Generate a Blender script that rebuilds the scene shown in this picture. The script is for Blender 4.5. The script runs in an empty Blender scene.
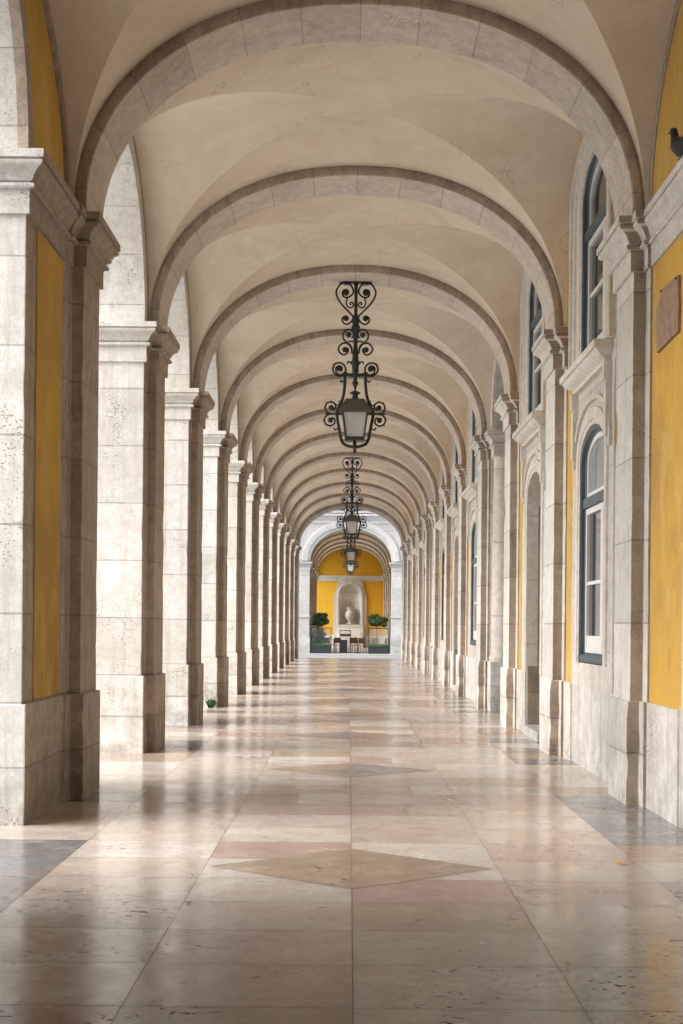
import bpy, bmesh, math, random
from mathutils import Vector, Matrix
random.seed(7)
sc = bpy.context.scene
COL = sc.collection
R = math.radians
PI = math.pi

# ------------------------------------------------------------------ dimensions (metres)
XC = 0.056            # centre line of the gallery
L = 4.5               # bay length
Y0 = 11.80            # first pilaster in view
NP = 12               # piers in the long run
SPR, CRN = 5.0, 6.77 # springing and crown of the ribs
AH = 2.315            # half span of ribs
PIL, BAK, WAL = 2.328, 2.437, 2.48; WR = 2.458; CT = SPR-.05
PLH = 0.88
def SE(u, n=2.15):
    u = min(1.0, abs(u)); return (1 - u**n)**(1/n)

# ------------------------------------------------------------------ materials
MAT = {}
def nodes(name):
    m = bpy.data.materials.new(name); m.use_nodes = True
    nt = m.node_tree; nt.nodes.clear()
    out = nt.nodes.new('ShaderNodeOutputMaterial'); p = nt.nodes.new('ShaderNodeBsdfPrincipled')
    nt.links.new(p.outputs[0], out.inputs[0]); MAT[name] = m
    return m, nt, p
class G:
    def __init__(s, nt): s.nt = nt
    def n(s, t, **k):
        nd = s.nt.nodes.new(t)
        for a, b in k.items(): setattr(nd, a, b)
        return nd
    def l(s, a, b): s.nt.links.new(a, b)
    def pos(s, scale=(1, 1, 1)):
        g = s.n('ShaderNodeNewGeometry'); v = s.n('ShaderNodeVectorMath', operation='MULTIPLY'); v.inputs[1].default_value = scale
        s.l(g.outputs['Position'], v.inputs[0]); return v.outputs[0]
    def noise(s, vec, scale, detail=4, rough=.55, dist=0):
        nd = s.n('ShaderNodeTexNoise'); nd.inputs['Scale'].default_value = scale; nd.inputs['Detail'].default_value = detail
        nd.inputs['Roughness'].default_value = rough; nd.inputs['Distortion'].default_value = dist
        if vec is not None: s.l(vec, nd.inputs['Vector'])
        return nd.outputs['Fac']
    def ramp(s, fac, a, b, lo=0., hi=1.):
        nd = s.n('ShaderNodeMapRange', clamp=True)
        nd.inputs[1].default_value = a; nd.inputs[2].default_value = b; nd.inputs[3].default_value = lo; nd.inputs[4].default_value = hi
        s.l(fac, nd.inputs[0]); return nd.outputs[0]
    def math(s, op, a, b=None):
        nd = s.n('ShaderNodeMath', operation=op)
        for i, x in enumerate((a, b)):
            if x is None: continue
            if isinstance(x, (int, float)): nd.inputs[i].default_value = x
            else: s.l(x, nd.inputs[i])
        return nd.outputs[0]
    def mix(s, fac, a, b, blend='MIX'):
        nd = s.n('ShaderNodeMix', data_type='RGBA', blend_type=blend)
        for i, x in ((0, fac), (6, a), (7, b)):
            if isinstance(x, (int, float)): nd.inputs[i].default_value = x
            elif isinstance(x, tuple): nd.inputs[i].default_value = (*x, 1)
            else: s.l(x, nd.inputs[i])
        return nd.outputs[2]
    def bump(s, h, strength, dist, p):
        nd = s.n('ShaderNodeBump'); nd.inputs['Strength'].default_value = strength; nd.inputs['Distance'].default_value = dist
        s.l(h, nd.inputs['Height']); s.l(nd.outputs[0], p.inputs['Normal']); return nd

def stone(name, base, dirt, warm, pits=1., joint=1., rough=.75, streak=.5, edge=False, tone=(.86, 1.07), mott=.38):
    m, nt, p = nodes(name); g = G(nt)
    P = g.pos()
    big = g.ramp(g.noise(P, .9, 5, .6), .35, .7)
    c = g.mix(g.math('MULTIPLY', big, .7), base, warm)
    fine = g.noise(P, 9, 6, .7)
    c = g.mix(g.ramp(fine, .38, .72, 0, .6 if mott > .2 else .38), c, dirt)
    gr = g.ramp(g.noise(P, 55, 3, .7), .42, .62, 0, .28); c = g.mix(gr, c, dirt)
    vc = g.n('ShaderNodeTexVoronoi', feature='DISTANCE_TO_EDGE'); vc.inputs['Scale'].default_value = 1.5
    nv = g.n('ShaderNodeTexNoise'); nv.inputs['Scale'].default_value = 3.5; nv.inputs['Detail'].default_value = 6; g.l(P, nv.inputs['Vector'])
    av_ = g.n('ShaderNodeVectorMath', operation='ADD'); g.l(P, av_.inputs[0]); g.l(nv.outputs['Color'], av_.inputs[1]); g.l(av_.outputs[0], vc.inputs['Vector'])
    crk = g.math('MULTIPLY', g.ramp(vc.outputs['Distance'], .012, .002), g.ramp(g.noise(P, 1.1, 3), .55, .62, 0, .3))
    c = g.mix(crk, c, tuple(x*.4 for x in dirt))
    # rain streaks: noise drawn out in z
    st = g.ramp(g.noise(g.pos((11, 11, .8)), 1.0, 6, .7), .5, .72)
    c = g.mix(g.math('MULTIPLY', st, streak), c, dirt)
    sm = g.ramp(g.noise(g.pos((1, 1, .8)), 3.1, 8, .72, .5), .54, .66); c = g.mix(g.math('MULTIPLY', sm, mott), c, tuple(x*.8 for x in dirt))
    # joints between the blocks + tone per block
    at = g.n('ShaderNodeAttribute', attribute_name='jt'); J = at.outputs['Fac']
    fr = g.math('ABSOLUTE', g.math('SUBTRACT', g.math('FRACT', J), .5))
    wob = g.ramp(g.noise(P, 6, 3), .3, .7, .004, .016)
    jm = g.math('LESS_THAN', fr, wob)
    fl = g.math('FLOOR', g.math('ADD', J, .5))
    cv = g.n('ShaderNodeCombineXYZ'); g.l(fl, cv.inputs[0])
    oi = g.n('ShaderNodeObjectInfo'); g.l(oi.outputs['Random'], cv.inputs[1])
    wn = g.n('ShaderNodeTexWhiteNoise', noise_dimensions='3D'); g.l(cv.outputs[0], wn.inputs['Vector'])
    blk = g.ramp(wn.outputs['Value'], 0, 1, *tone)
    hs = g.n('ShaderNodeVectorMath', operation='SCALE'); g.l(c, hs.inputs[0]); g.l(blk, hs.inputs['Scale']); c = hs.outputs[0]
    # pits in patches
    vo = g.n('ShaderNodeTexVoronoi'); vo.inputs['Scale'].default_value = 30; vo.inputs['Randomness'].default_value = 1
    v2 = g.n('ShaderNodeVectorMath', operation='ADD'); g.l(g.pos((1, 1, 1.7)), v2.inputs[0])
    nz = g.n('ShaderNodeTexNoise'); nz.inputs['Scale'].default_value = 14; g.l(P, nz.inputs['Vector'])
    sc_ = g.n('ShaderNodeVectorMath', operation='SCALE'); g.l(nz.outputs['Color'], sc_.inputs[0]); sc_.inputs['Scale'].default_value = .09
    g.l(sc_.outputs[0], v2.inputs[1]); g.l(v2.outputs[0], vo.inputs['Vector'])
    patch = g.ramp(g.noise(P, 1.7, 3, .6), .46, .70, 0, .40)
    s0 = g.n('ShaderNodeSeparateXYZ'); g.l(P, s0.inputs[0])
    patch = g.math('ADD', patch, g.math('MULTIPLY', g.ramp(s0.outputs[2], .2, 1.0, .22, 0), g.ramp(g.noise(P, 2.6, 4, .7), .45, .6)))
    pit = g.ramp(g.math('SUBTRACT', patch, vo.outputs['Distance']), 0, .06)
    pit = g.math('MULTIPLY', pit, pits)
    c = g.mix(g.math('MULTIPLY', pit, .6), c, tuple(x*.45 for x in dirt))
    c = g.mix(g.math('MULTIPLY', jm, .6*joint), c, tuple(x*.42 for x in dirt))
    # grime that gathers near the paving
    sx = g.n('ShaderNodeSeparateXYZ'); g.l(P, sx.inputs[0])
    low = g.math('MULTIPLY', g.ramp(sx.outputs[2], 0, 1.0, .6, .12), g.ramp(g.noise(P, 3.2, 6, .7), .42, .6))
    c = g.mix(low, c, tuple(x*.75 for x in dirt))
    if edge:
        bv = g.n('ShaderNodeBevel', samples=4); bv.inputs['Radius'].default_value = .03
        ge = g.n('ShaderNodeNewGeometry'); dt = g.n('ShaderNodeVectorMath', operation='DOT_PRODUCT')
        g.l(bv.outputs[0], dt.inputs[0]); g.l(ge.outputs['Normal'], dt.inputs[1])
        e = g.ramp(dt.outputs['Value'], .995, .8)
        e = g.math('MULTIPLY', e, g.ramp(g.noise(P, 7, 4, .7), .44, .6))
        c = g.mix(g.math('MULTIPLY', e, .55), c, tuple(x*.55 for x in dirt))
    g.l(c, p.inputs['Base Color']); p.inputs['Roughness'].default_value = rough
    h = g.math('SUBTRACT', g.math('ADD', g.math('MULTIPLY', fine, .5), g.math('MULTIPLY', g.noise(P, 30, 3, .6), .2)), g.math('ADD', g.math('ADD', g.math('MULTIPLY', pit, .9), crk), g.math('MULTIPLY', jm, 1.0)))
    g.bump(h, .7, .014, p)
    return m
stone('limestone', (.80, .80, .79), (.36, .325, .285), (.67, .645, .60), joint=.85, pits=1.0, mott=.16)
stone('limestone_shaded', (.54, .47, .395), (.23, .175, .135), (.42, .345, .275), pits=.6, streak=.75, joint=.7)  # darker limestone copy: shade and some dirt put into the colour
stone('limestone_brown', (.43, .365, .295), (.19, .145, .11), (.34, .28, .22), pits=1.0, streak=.7, joint=.8)  # darker stone; on the pilaster fronts it paints in their shade
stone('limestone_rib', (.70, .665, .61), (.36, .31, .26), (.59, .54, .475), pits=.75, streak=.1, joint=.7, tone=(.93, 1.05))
stone('limestone_far', (.58, .58, .575), (.30, .29, .275), (.45, .44, .425), pits=.2, streak=.3, joint=.5)
stone('limestone_smooth', (.74, .735, .71), (.42, .385, .34), (.65, .62, .57), pits=.4, streak=.55, joint=.6)

def stucco(name, base, dark, light, blot=.5, zfade=False):
    m, nt, p = nodes(name); g = G(nt); P = g.pos()
    a = g.ramp(g.noise(P, .55, 6, .62), .38, .68); c = g.mix(g.math('MULTIPLY', a, blot), base, dark)
    b = g.ramp(g.noise(g.pos((2.5, 2.5, .7)), 1.2, 6, .7, .4), .5, .75); c = g.mix(g.math('MULTIPLY', b, blot*.8), c, light)
    d = g.ramp(g.noise(P, 26, 3, .6), .4, .8, 0, .12); c = g.mix(d, c, dark)
    s = g.ramp(g.noise(g.pos((4, 4, 1)), 5, 5, .7), .62, .72, 0, .35*blot); c = g.mix(s, c, tuple(x*.6 for x in dark))
    pt = g.ramp(g.noise(P, .8, 7, .6, 1.0), .55, .565, 0, .3*blot); c = g.mix(pt, c, light)
    ws = g.ramp(g.noise(P, 1.4, 8, .75, .3), .57, .68, 0, .5*blot); c = g.mix(ws, c, tuple(x*.78 for x in dark))
    # hair cracks
    vo = g.n('ShaderNodeTexVoronoi', feature='DISTANCE_TO_EDGE'); vo.inputs['Scale'].default_value = .7
    dv = g.n('ShaderNodeVectorMath', operation='ADD'); g.l(P, dv.inputs[0])
    nz = g.n('ShaderNodeTexNoise'); nz.inputs['Scale'].default_value = 2.2; nz.inputs['Detail'].default_value = 5; g.l(P, nz.inputs['Vector']); g.l(nz.outputs['Color'], dv.inputs[1]); g.l(dv.outputs[0], vo.inputs['Vector'])
    cr = g.math('MULTIPLY', g.math('LESS_THAN', vo.outputs['Distance'], .0018), g.ramp(g.noise(P, .8, 2), .48, .58, 0, .55))
    c = g.mix(cr, c, tuple(x*.4 for x in dark))
    g.l(c, p.inputs['Base Color']); p.inputs['Roughness'].default_value = .9
    h = g.math('ADD', g.noise(P, 3, 4, .6), g.math('MULTIPLY', g.noise(P, 40, 3, .6), .15))
    g.bump(h, .35, .02, p)
stucco('vault_plaster', (.70, .635, .525), (.55, .485, .385), (.77, .72, .625), .8)
stucco('yellow_stucco', (.60, .365, .06), (.38, .235, .065), (.66, .47, .16), .95)
stucco('far_yellow_stucco', (.58, .33, .02), (.50, .265, .015), (.60, .37, .04), .5)
stucco('white_render', (.70, .69, .66), (.52, .50, .46), (.76, .75, .73), .4)

def plain(name, col, rough=.5, metal=0, nscale=8, var=.25, bump=.0, spec=.5):
    m, nt, p = nodes(name); g = G(nt); P = g.pos()
    f = g.ramp(g.noise(P, nscale, 5, .65), .35, .7)
    c = g.mix(f, tuple(x*(1-var) for x in col), tuple(min(1, x*(1+var)) for x in col))
    g.l(c, p.inputs['Base Color']); p.inputs['Metallic'].default_value = metal
    g.l(g.ramp(g.noise(P, nscale*2, 3), .3, .7, max(0, rough-.08), min(1, rough+.08)), p.inputs['Roughness'])
    p.inputs['Specular IOR Level'].default_value = spec
    if bump: g.bump(g.noise(P, nscale*4, 4, .6), bump, .01, p)
    return m
plain('blue_paint', (.055, .09, .105), .45, nscale=5, var=.2)
plain('white_paint', (.74, .75, .75), .45, nscale=4, var=.06)
plain('iron', (.030, .034, .034), .45, .3, nscale=30, var=.5, bump=.3)
plain('lantern_roof', (.085, .07, .055), .55, .2, nscale=12, var=.35)
plain('old_wood', (.13, .11, .09), .6, nscale=9, var=.3, bump=.3)
plain('plaque_stone', (.31, .205, .14), .7, nscale=14, var=.3, bump=.4)
plain('street_paving', (.27, .268, .262), .8, nscale=3, var=.15, bump=.3)
plain('plaza_paving', (.52, .50, .47), .85, nscale=.8, var=.15, bump=.3)
plain('kerb_stone', (.33, .328, .32), .75, nscale=2, var=.1, bump=.2)
plain('asphalt', (.10, .10, .10), .85, nscale=20, var=.3, bump=.3)
plain('dark_metal', (.025, .028, .033), .4, .2, nscale=10)
plain('planter_black', (.022, .025, .032), .5, nscale=6)
plain('leaf_green', (.035, .085, .02), .55, nscale=7, var=.6)
plain('grass_green', (.07, .17, .03), .6, nscale=9, var=.5)
plain('bark', (.12, .05, .03), .8, nscale=20)
plain('terracotta', (.33, .12, .055), .7, nscale=8)
plain('orange_wood', (.48, .17, .05), .5, nscale=9, var=.25)
plain('yellow_cloth', (.75, .62, .02), .6, nscale=9, var=.1)
plain('pigeon_dark', (.022, .022, .027), .6, nscale=40, var=.5)
plain('pigeon_neck', (.03, .04, .04), .35, nscale=30, var=.5)
plain('beak', (.07, .06, .055), .5)
plain('pigeon_foot', (.28, .07, .06), .6)
plain('old_marble', (.36, .35, .33), .6, nscale=5, var=.15, bump=.3)
plain('grey_fabric', (.3, .29, .28), .8, nscale=9)
plain('leaf_yellow', (.75, .42, .03), .6, nscale=30)
plain('dark_room', (.05, .048, .045), .9)
def glassy(name, col, rough, spec=.6, var=.3, trans=0, fold=False):
    m, nt, p = nodes(name); g = G(nt)
    f = g.ramp(g.noise(g.pos((5, 5, .8)) if not fold else g.pos((30, 30, .6)), 1, 3, .5), .3, .7)
    c = g.mix(f, tuple(x*(1-var) for x in col), tuple(x*(1+var) for x in col)); g.l(c, p.inputs['Base Color'])
    p.inputs['Roughness'].default_value = rough; p.inputs['Specular IOR Level'].default_value = spec
    p.inputs['Transmission Weight'].default_value = trans
glassy('window_glass', (.05, .055, .05), .05, .9, .6, fold=True)
glassy('curtained_glass', (.30, .345, .34), .10, .9, .45, fold=True)
glassy('lantern_glass', (.42, .41, .41), .35, .5, .06)
glassy('screen_glass', (.75, .78, .76), .05, .5, .03, .85)

# polished paving: colour and seed live on each slab
m, nt, p = nodes('paving'); g = G(nt); P = g.pos()
at = g.n('ShaderNodeAttribute', attribute_name='tone'); sd = g.n('ShaderNodeAttribute', attribute_name='seed')
off = g.n('ShaderNodeCombineXYZ'); g.l(g.math('MULTIPLY', sd.outputs['Fac'], 37.), off.inputs[0]); g.l(g.math('MULTIPLY', sd.outputs['Fac'], 91.), off.inputs[1])
av = g.n('ShaderNodeVectorMath', operation='ADD'); g.l(P, av.inputs[0]); g.l(off.outputs[0], av.inputs[1]); V = av.outputs[0]
c = at.outputs['Color']
veins = g.ramp(g.noise(V, 1.6, 7, .68, 1.2), .42, .66)
c = g.mix(g.math('MULTIPLY', veins, .45), c, (.36, .27, .22), 'MIX')
red = g.ramp(g.noise(V, .9, 7, .7, .5), .48, .66); c = g.mix(g.math('MULTIPLY', red, .36), c, (.42, .25, .20))
mot = g.noise(V, 11, 6, .75, .8); c = g.mix(g.ramp(mot, .48, .66, 0, .3), c, (.28, .235, .20))
cl = g.ramp(g.noise(V, 4.5, 7, .75, .6), .50, .68); c = g.mix(g.math('MULTIPLY', cl, .42), c, (.66, .59, .50))
sp = g.ramp(g.noise(V, 30, 4, .75), .56, .7, 0, .4); c = g.mix(sp, c, (.20, .15, .11))
mp = g.n('ShaderNodeVectorMath', operation='MULTIPLY'); mp.inputs[1].default_value = (1, 1.5, 1); g.l(V, mp.inputs[0])
nz = g.n('ShaderNodeTexNoise'); nz.inputs['Scale'].default_value = 9; g.l(V, nz.inputs['Vector'])
s2 = g.n('ShaderNodeVectorMath', operation='SCALE'); s2.inputs['Scale'].default_value = .22; g.l(nz.outputs['Color'], s2.inputs[0])
a2 = g.n('ShaderNodeVectorMath', operation='ADD'); g.l(mp.outputs[0], a2.inputs[0]); g.l(s2.outputs[0], a2.inputs[1])
vo = g.n('ShaderNodeTexVoronoi', voronoi_dimensions='2D'); vo.inputs['Scale'].default_value = 9; g.l(a2.outputs[0], vo.inputs['Vector'])
pat = g.ramp(g.noise(V, 1.3, 3, .6), .40, .70, .0, .21)
pit = g.ramp(g.math('SUBTRACT', pat, vo.outputs['Distance']), 0, .03)
vo2 = g.n('ShaderNodeTexVoronoi', voronoi_dimensions='2D'); vo2.inputs['Scale'].default_value = 3.2; g.l(a2.outputs[0], vo2.inputs['Vector'])
pit = g.math('MAXIMUM', pit, g.ramp(g.math('SUBTRACT', g.ramp(g.noise(V, 2.3, 4, .7), .42, .70, 0, .09), vo2.outputs['Distance']), 0, .02))
c = g.mix(g.math('MULTIPLY', pit, .9), c, (.05, .04, .035))
trod = g.ramp(g.noise(P, .35, 4, .6), .35, .7); c = g.mix(g.math('MULTIPLY', trod, .22), c, (.24, .205, .18))
g.l(c, p.inputs['Base Color'])
r = g.math('ADD', g.ramp(g.noise(V, 2.2, 6, .7), .32, .68, .10, .29), g.math('MULTIPLY', pit, .4)); g.l(r, p.inputs['Roughness'])
p.inputs['Specular IOR Level'].default_value = .5
h = g.math('SUBTRACT', g.math('ADD', g.math('MULTIPLY', g.noise(V, 1.3, 3, .5), .5), g.math('MULTIPLY', g.noise(V, 14, 4, .6), .06)), g.math('MULTIPLY', pit, .35)); g.bump(h, .22, .010, p)
plain('grout', (.19, .16, .13), .9)

# ------------------------------------------------------------------ mesh helpers
class MB:
    def __init__(s): s.v = []; s.f = []; s.m = []
    def add(s, vs, fs, mi=0):
        o = len(s.v); s.v += [tuple(v) for v in vs]
        for f in fs: s.f.append(tuple(i+o for i in f)); s.m.append(mi)
        return s
    def quad(s, a, b, c, d, mi=0): return s.add([a, b, c, d], [(0, 1, 2, 3)], mi)
    def box(s, x0, x1, y0, y1, z0, z1, mi=0):
        v = [(x, y, z) for x in (x0, x1) for y in (y0, y1) for z in (z0, z1)]
        return s.add(v, [(0, 1, 3, 2), (4, 6, 7, 5), (0, 4, 5, 1), (2, 3, 7, 6), (0, 2, 6, 4), (1, 5, 7, 3)], mi)
    def prism(s, poly, z0, z1, mi=0):
        n = len(poly); v = [(x, y, z0) for x, y in poly] + [(x, y, z1) for x, y in poly]
        return s.add(v, [tuple(range(n))[::-1], tuple(range(n, 2*n))] + [(i, (i+1) % n, n+(i+1) % n, n+i) for i in range(n)], mi)
    def loft(s, rings, closed=True, cap=True, mi=0):
        n = len(rings[0]); v = [p for r in rings for p in r]; fs = []
        for k in range(len(rings)-1):
            for i in range(n if closed else n-1):
                j = (i+1) % n; fs.append((k*n+i, k*n+j, (k+1)*n+j, (k+1)*n+i))
        if cap: fs += [tuple(range(n))[::-1], tuple(range((len(rings)-1)*n, len(rings)*n))]
        return s.add(v, fs, mi)
    def lathe(s, prof, seg=20, c=(0, 0, 0), mi=0, sx=1, sy=1):
        return s.loft([[(c[0]+sx*r*math.cos(2*PI*i/seg), c[1]+sy*r*math.sin(2*PI*i/seg), c[2]+z) for i in range(seg)] for r, z in prof], mi=mi)
    def tube(s, pts, r, seg=7, mi=0, closed=False):
        pts = [Vector(p) for p in pts]; n = len(pts); rr = r if isinstance(r, (list, tuple)) else [r]*n; rings = []; up = Vector((0, 1, .001)).normalized()
        for i, p in enumerate(pts):
            t = (pts[min(n-1, i+1)] - pts[max(0, i-1)])
            if t.length < 1e-9: t = Vector((0, 0, 1))
            t.normalize(); a = up - t*up.dot(t)
            if a.length < 1e-3: a = Vector((1, 0, 0)) - t*t.x
            a.normalize(); b = t.cross(a); up = a
            rings.append([tuple(p + (a*math.cos(2*PI*k/seg) + b*math.sin(2*PI*k/seg))*rr[i]) for k in range(seg)])
        return s.loft(rings, mi=mi)
    def ball(s, c, r, seg=10, rg=7, mi=0):
        rx, ry, rz = r if isinstance(r, tuple) else (r, r, r)
        pr = [(math.sin(PI*k/rg), -math.cos(PI*k/rg)) for k in range(rg+1)]; pr[0] = (.02, -1); pr[-1] = (.02, 1)
        return s.loft([[(c[0]+rx*a*math.cos(2*PI*i/seg), c[1]+ry*a*math.sin(2*PI*i/seg), c[2]+rz*z) for i in range(seg)] for a, z in pr], mi=mi)
    def build(s, name, mats, parent=None, bevel=0, smooth=False, jt=None, merge=True, autos=False, wear=None):
        me = bpy.data.meshes.new(name); bm = bmesh.new()
        vs = [bm.verts.new(v) for v in s.v]
        for f, mi in zip(s.f, s.m):
            try: fc = bm.faces.new([vs[i] for i in f])
            except ValueError: continue
            fc.material_index = mi
        if merge: bmesh.ops.remove_doubles(bm, verts=bm.verts, dist=1e-5)
        bmesh.ops.recalc_face_normals(bm, faces=bm.faces)
        if bevel:
            ed = [e for e in bm.edges if len(e.link_faces) == 2 and e.calc_face_angle(0) > .6]
            bmesh.ops.bevel(bm, geom=ed, offset=bevel, segments=2, profile=.6, affect='EDGES', clamp_overlap=True)
        if smooth:
            for f in bm.faces: f.smooth = True
        if autos:
            for f in bm.faces: f.smooth = True
            for e in bm.edges:
                if len(e.link_faces) == 2 and e.calc_face_angle(0) > .6: e.smooth = False
        bm.to_mesh(me); bm.free()
        if wear:
            o_ = type('o', (), {})(); o_.data = me; chip(o_, *wear)
        if jt:
            a = me.attributes.new('jt', 'FLOAT', 'POINT')
            a.data.foreach_set('value', [jt(*v.co) for v in me.vertices])
        for k in (mats if isinstance(mats, (list, tuple)) else [mats]): me.materials.append(MAT[k])
        o = bpy.data.objects.new(name, me); COL.objects.link(o)
        if parent: o.parent = parent
        return o
def tag(o, label=None, cat=None, group=None, kind=None):
    if label: o['label'] = label
    if cat: o['category'] = cat
    if group: o['group'] = group
    if kind: o['kind'] = kind
    return o
def empty(name, loc=(0, 0, 0), parent=None, rz=0):
    o = bpy.data.objects.new(name, None); COL.objects.link(o); o.location = loc; o.rotation_euler.z = rz; o.empty_display_size = .2
    if parent: o.parent = parent
    return o
def dup(o, loc, parent=None, rz=None, scale=None):
    c = o.copy(); COL.objects.link(c); c.location = loc
    if parent: c.parent = parent
    if rz is not None: c.rotation_euler.z = rz
    if scale: c.scale = scale
    def rec(src, dst):
        for ch in list(src.children):
            k = ch.copy(); COL.objects.link(k); k.parent = dst; rec(ch, k)
    rec(o, c); return c
jz = lambda k=.66, o=.13: (lambda x, y, z: z/k+o)

def offs(poly, d):
    """offset a rectilinear counter-clockwise polygon outwards"""
    n = len(poly); out = []
    for i in range(n):
        a, b, c = poly[i-1], poly[i], poly[(i+1) % n]
        def nr(p, q):
            dx, dy = q[0]-p[0], q[1]-p[1]; l = math.hypot(dx, dy); return (dy/l, -dx/l)
        n1, n2 = nr(a, b), nr(b, c)
        out.append((b[0]+d*(n1[0]+n2[0]), b[1]+d*(n1[1]+n2[1])) if abs(n1[0]-n2[0])+abs(n1[1]-n2[1]) > .1 else (b[0]+d*n1[0], b[1]+d*n1[1]))
    return out
CAP = [(.002, CT-.44), (.028, CT-.44), (.028, CT-.285), (.034, CT-.28), (.034, CT-.262), (.062, CT-.262), (.072, CT-.25), (.072, CT-.238), (.062, CT-.226), (.030, CT-.226), (.030, CT-.212), (.048, CT-.205), (.060, CT-.185), (.075, CT-.155),
       (.105, CT-.125), (.135, CT-.11), (.146, CT-.092), (.146, CT-.08), (.132, CT-.078), (.132, CT-.066), (.158, CT-.064), (.158, CT-.006), (.145, CT)]
def molding(poly, prof):
    b = MB(); b.loft([[(x, y, z) for x, y in offs(poly, d)] for d, z in prof]); return b
def sweep(pts, prof, mp, closed=False):
    """carry a closed profile [(offset along outward normal, depth)] along points (a, z)"""
    n = len(pts); rings = []
    for i, p in enumerate(pts):
        def nr(a, b):
            dx, dz = b[0]-a[0], b[1]-a[1]; l = math.hypot(dx, dz) or 1; return (-dz/l, dx/l)
        if closed: n1, n2 = nr(pts[i-1], p), nr(p, pts[(i+1) % n])
        else:
            n1 = nr(pts[i-1], p) if i else nr(p, pts[1]); n2 = nr(p, pts[i+1]) if i < n-1 else n1
        k = 1+n1[0]*n2[0]+n1[1]*n2[1]; k = max(k, .3); nn = ((n1[0]+n2[0])/k, (n1[1]+n2[1])/k)
        rings.append([mp(p[0]+nn[0]*o, p[1]+nn[1]*o, d) for o, d in prof])
    if closed: rings.append(rings[0])
    b = MB(); b.loft(rings, cap=not closed); return b
def outline(c, h, z0, spr, rise, n=16, closed=False):
    pts = [(c-h, z0), (c-h, spr)] + [(c-h*math.cos(PI*i/n), spr+rise*math.sin(PI*i/n)) for i in range(1, n)] + [(c+h, spr), (c+h, z0)]
    return pts
def slab(a0, a1, z0, top, ops, d0, d1, mp, soff=0, n=18, back=False):
    """wall strip with arched openings ops=[(c,h,zlo,spr,rise)]; soff = material index of reveals"""
    tp = top if callable(top) else (lambda a: top)
    A = {a0, a1}
    for c, h, zl, sp, rs in ops:
        for i in range(n+1): A.add(round(c-h*math.cos(PI*i/n), 6))
    if callable(top):
        for i in range(25): A.add(round(a0+(a1-a0)*(.5-.5*math.cos(PI*i/24)), 6))
    A = sorted(a for a in A if a0-1e-6 <= a <= a1+1e-6); b = MB()
    A = [a for i, a in enumerate(A) if i == 0 or a-A[i-1] > 1e-4]
    def iv(a, mid):
        cuts = sorted([(zl, sp+rs*math.sqrt(max(0, 1-((a-c)/h)**2))) for c, h, zl, sp, rs in ops if c-h+1e-5 < mid < c+h-1e-5])
        out = []; lo = z0
        for zl, zh in cuts:
            if zl > lo+1e-6: out.append((lo, zl))
            lo = zh
        out.append((lo, tp(a))); return out, cuts
    for a, c_ in zip(A, A[1:]):
        mid = (a+c_)/2; I, _ = iv(a, mid); K, _ = iv(c_, mid)
        for (l0, h0), (l1, h1) in zip(I, K):
            b.quad(mp(a, l0, d0), mp(c_, l1, d0), mp(c_, h1, d0), mp(a, h0, d0))
            if back: b.quad(mp(a, l0, d1), mp(c_, l1, d1), mp(c_, h1, d1), mp(a, h0, d1))
            b.quad(mp(a, l0, d0), mp(c_, l1, d0), mp(c_, l1, d1), mp(a, l0, d1), soff)
            b.quad(mp(a, h0, d0), mp(c_, h1, d0), mp(c_, h1, d1), mp(a, h0, d1), soff if h0 < tp(a)-1e-4 else 0)
    for c, h, zl, sp, rs in ops:
        for a in (c-h, c+h): b.quad(mp(a, zl, d0), mp(a, sp, d0), mp(a, sp, d1), mp(a, zl, d1), soff)
    for a in (a0, a1): b.quad(mp(a, z0, d0), mp(a, tp(a), d0), mp(a, tp(a), d1), mp(a, z0, d1))
    return b
RW = lambda a, z, d: (d, a, z)      # right wall: a along y, d = x
LW = lambda a, z, d: (-d, a, z)
FW = lambda a, z, d: (a, d, z)      # facade: a along x, d = y
mz = lambda k=.62, o=.2: (lambda x, y, z: z/k+o)

# ------------------------------------------------------------------ the arcade building
B = empty('arcade_building', (XC, 0, 0))
tag(B, 'long vaulted limestone arcade with ribbed ceiling, left piers and yellow stucco window wall', 'building')

FOOT = [(-3.5, -.23), (-BAK, -.23), (-BAK, .04), (-PIL, .04), (-PIL, .78), (-BAK, .78), (-BAK, 1.05), (-3.5, 1.05)]
FOOT0 = [(-3.5, -1.51), (-2.46, -1.51), (-2.46, -.16), (-BAK, -.16), (-BAK, .04), (-PIL, .04), (-PIL, .78), (-BAK, .78), (-BAK, 1.05), (-3.5, 1.05)]
FOOTM = [(x, .82-y) for x, y in FOOT0][::-1]
from mathutils import noise as NZ
def chip(o, foot, z0, z1, amt=.006, big=.022, step=.045, seed=0):
    """wear the vertical arrises of a block: small waves and a few knocked-out chips"""
    me = o.data; bm = bmesh.new(); bm.from_mesh(me); z = z0+step
    while z < z1-.02:
        bmesh.ops.bisect_plane(bm, geom=bm.verts[:]+bm.edges[:]+bm.faces[:], plane_co=(0, 0, z), plane_no=(0, 0, 1)); z += step
    c1_, c0_ = offs(foot, 1), foot
    for v in bm.verts:
        for i, (fx, fy) in enumerate(foot):
            if abs(v.co.x-fx) < .03 and abs(v.co.y-fy) < .03:
                n = Vector((c1_[i][0]-fx, c1_[i][1]-fy, 0)); k = NZ.noise(Vector((i*7.3+seed, seed, v.co.z*7))); k2 = NZ.noise(Vector((i*3.1+seed, 5.5, v.co.z*3.1)))
                d_ = amt*max(0, k+.3)+(big*max(0, k2-.22)*2.2); v.co -= n*d_*.7; break
    bm.to_mesh(me); bm.free()
    a = me.attributes.get('jt')
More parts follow.
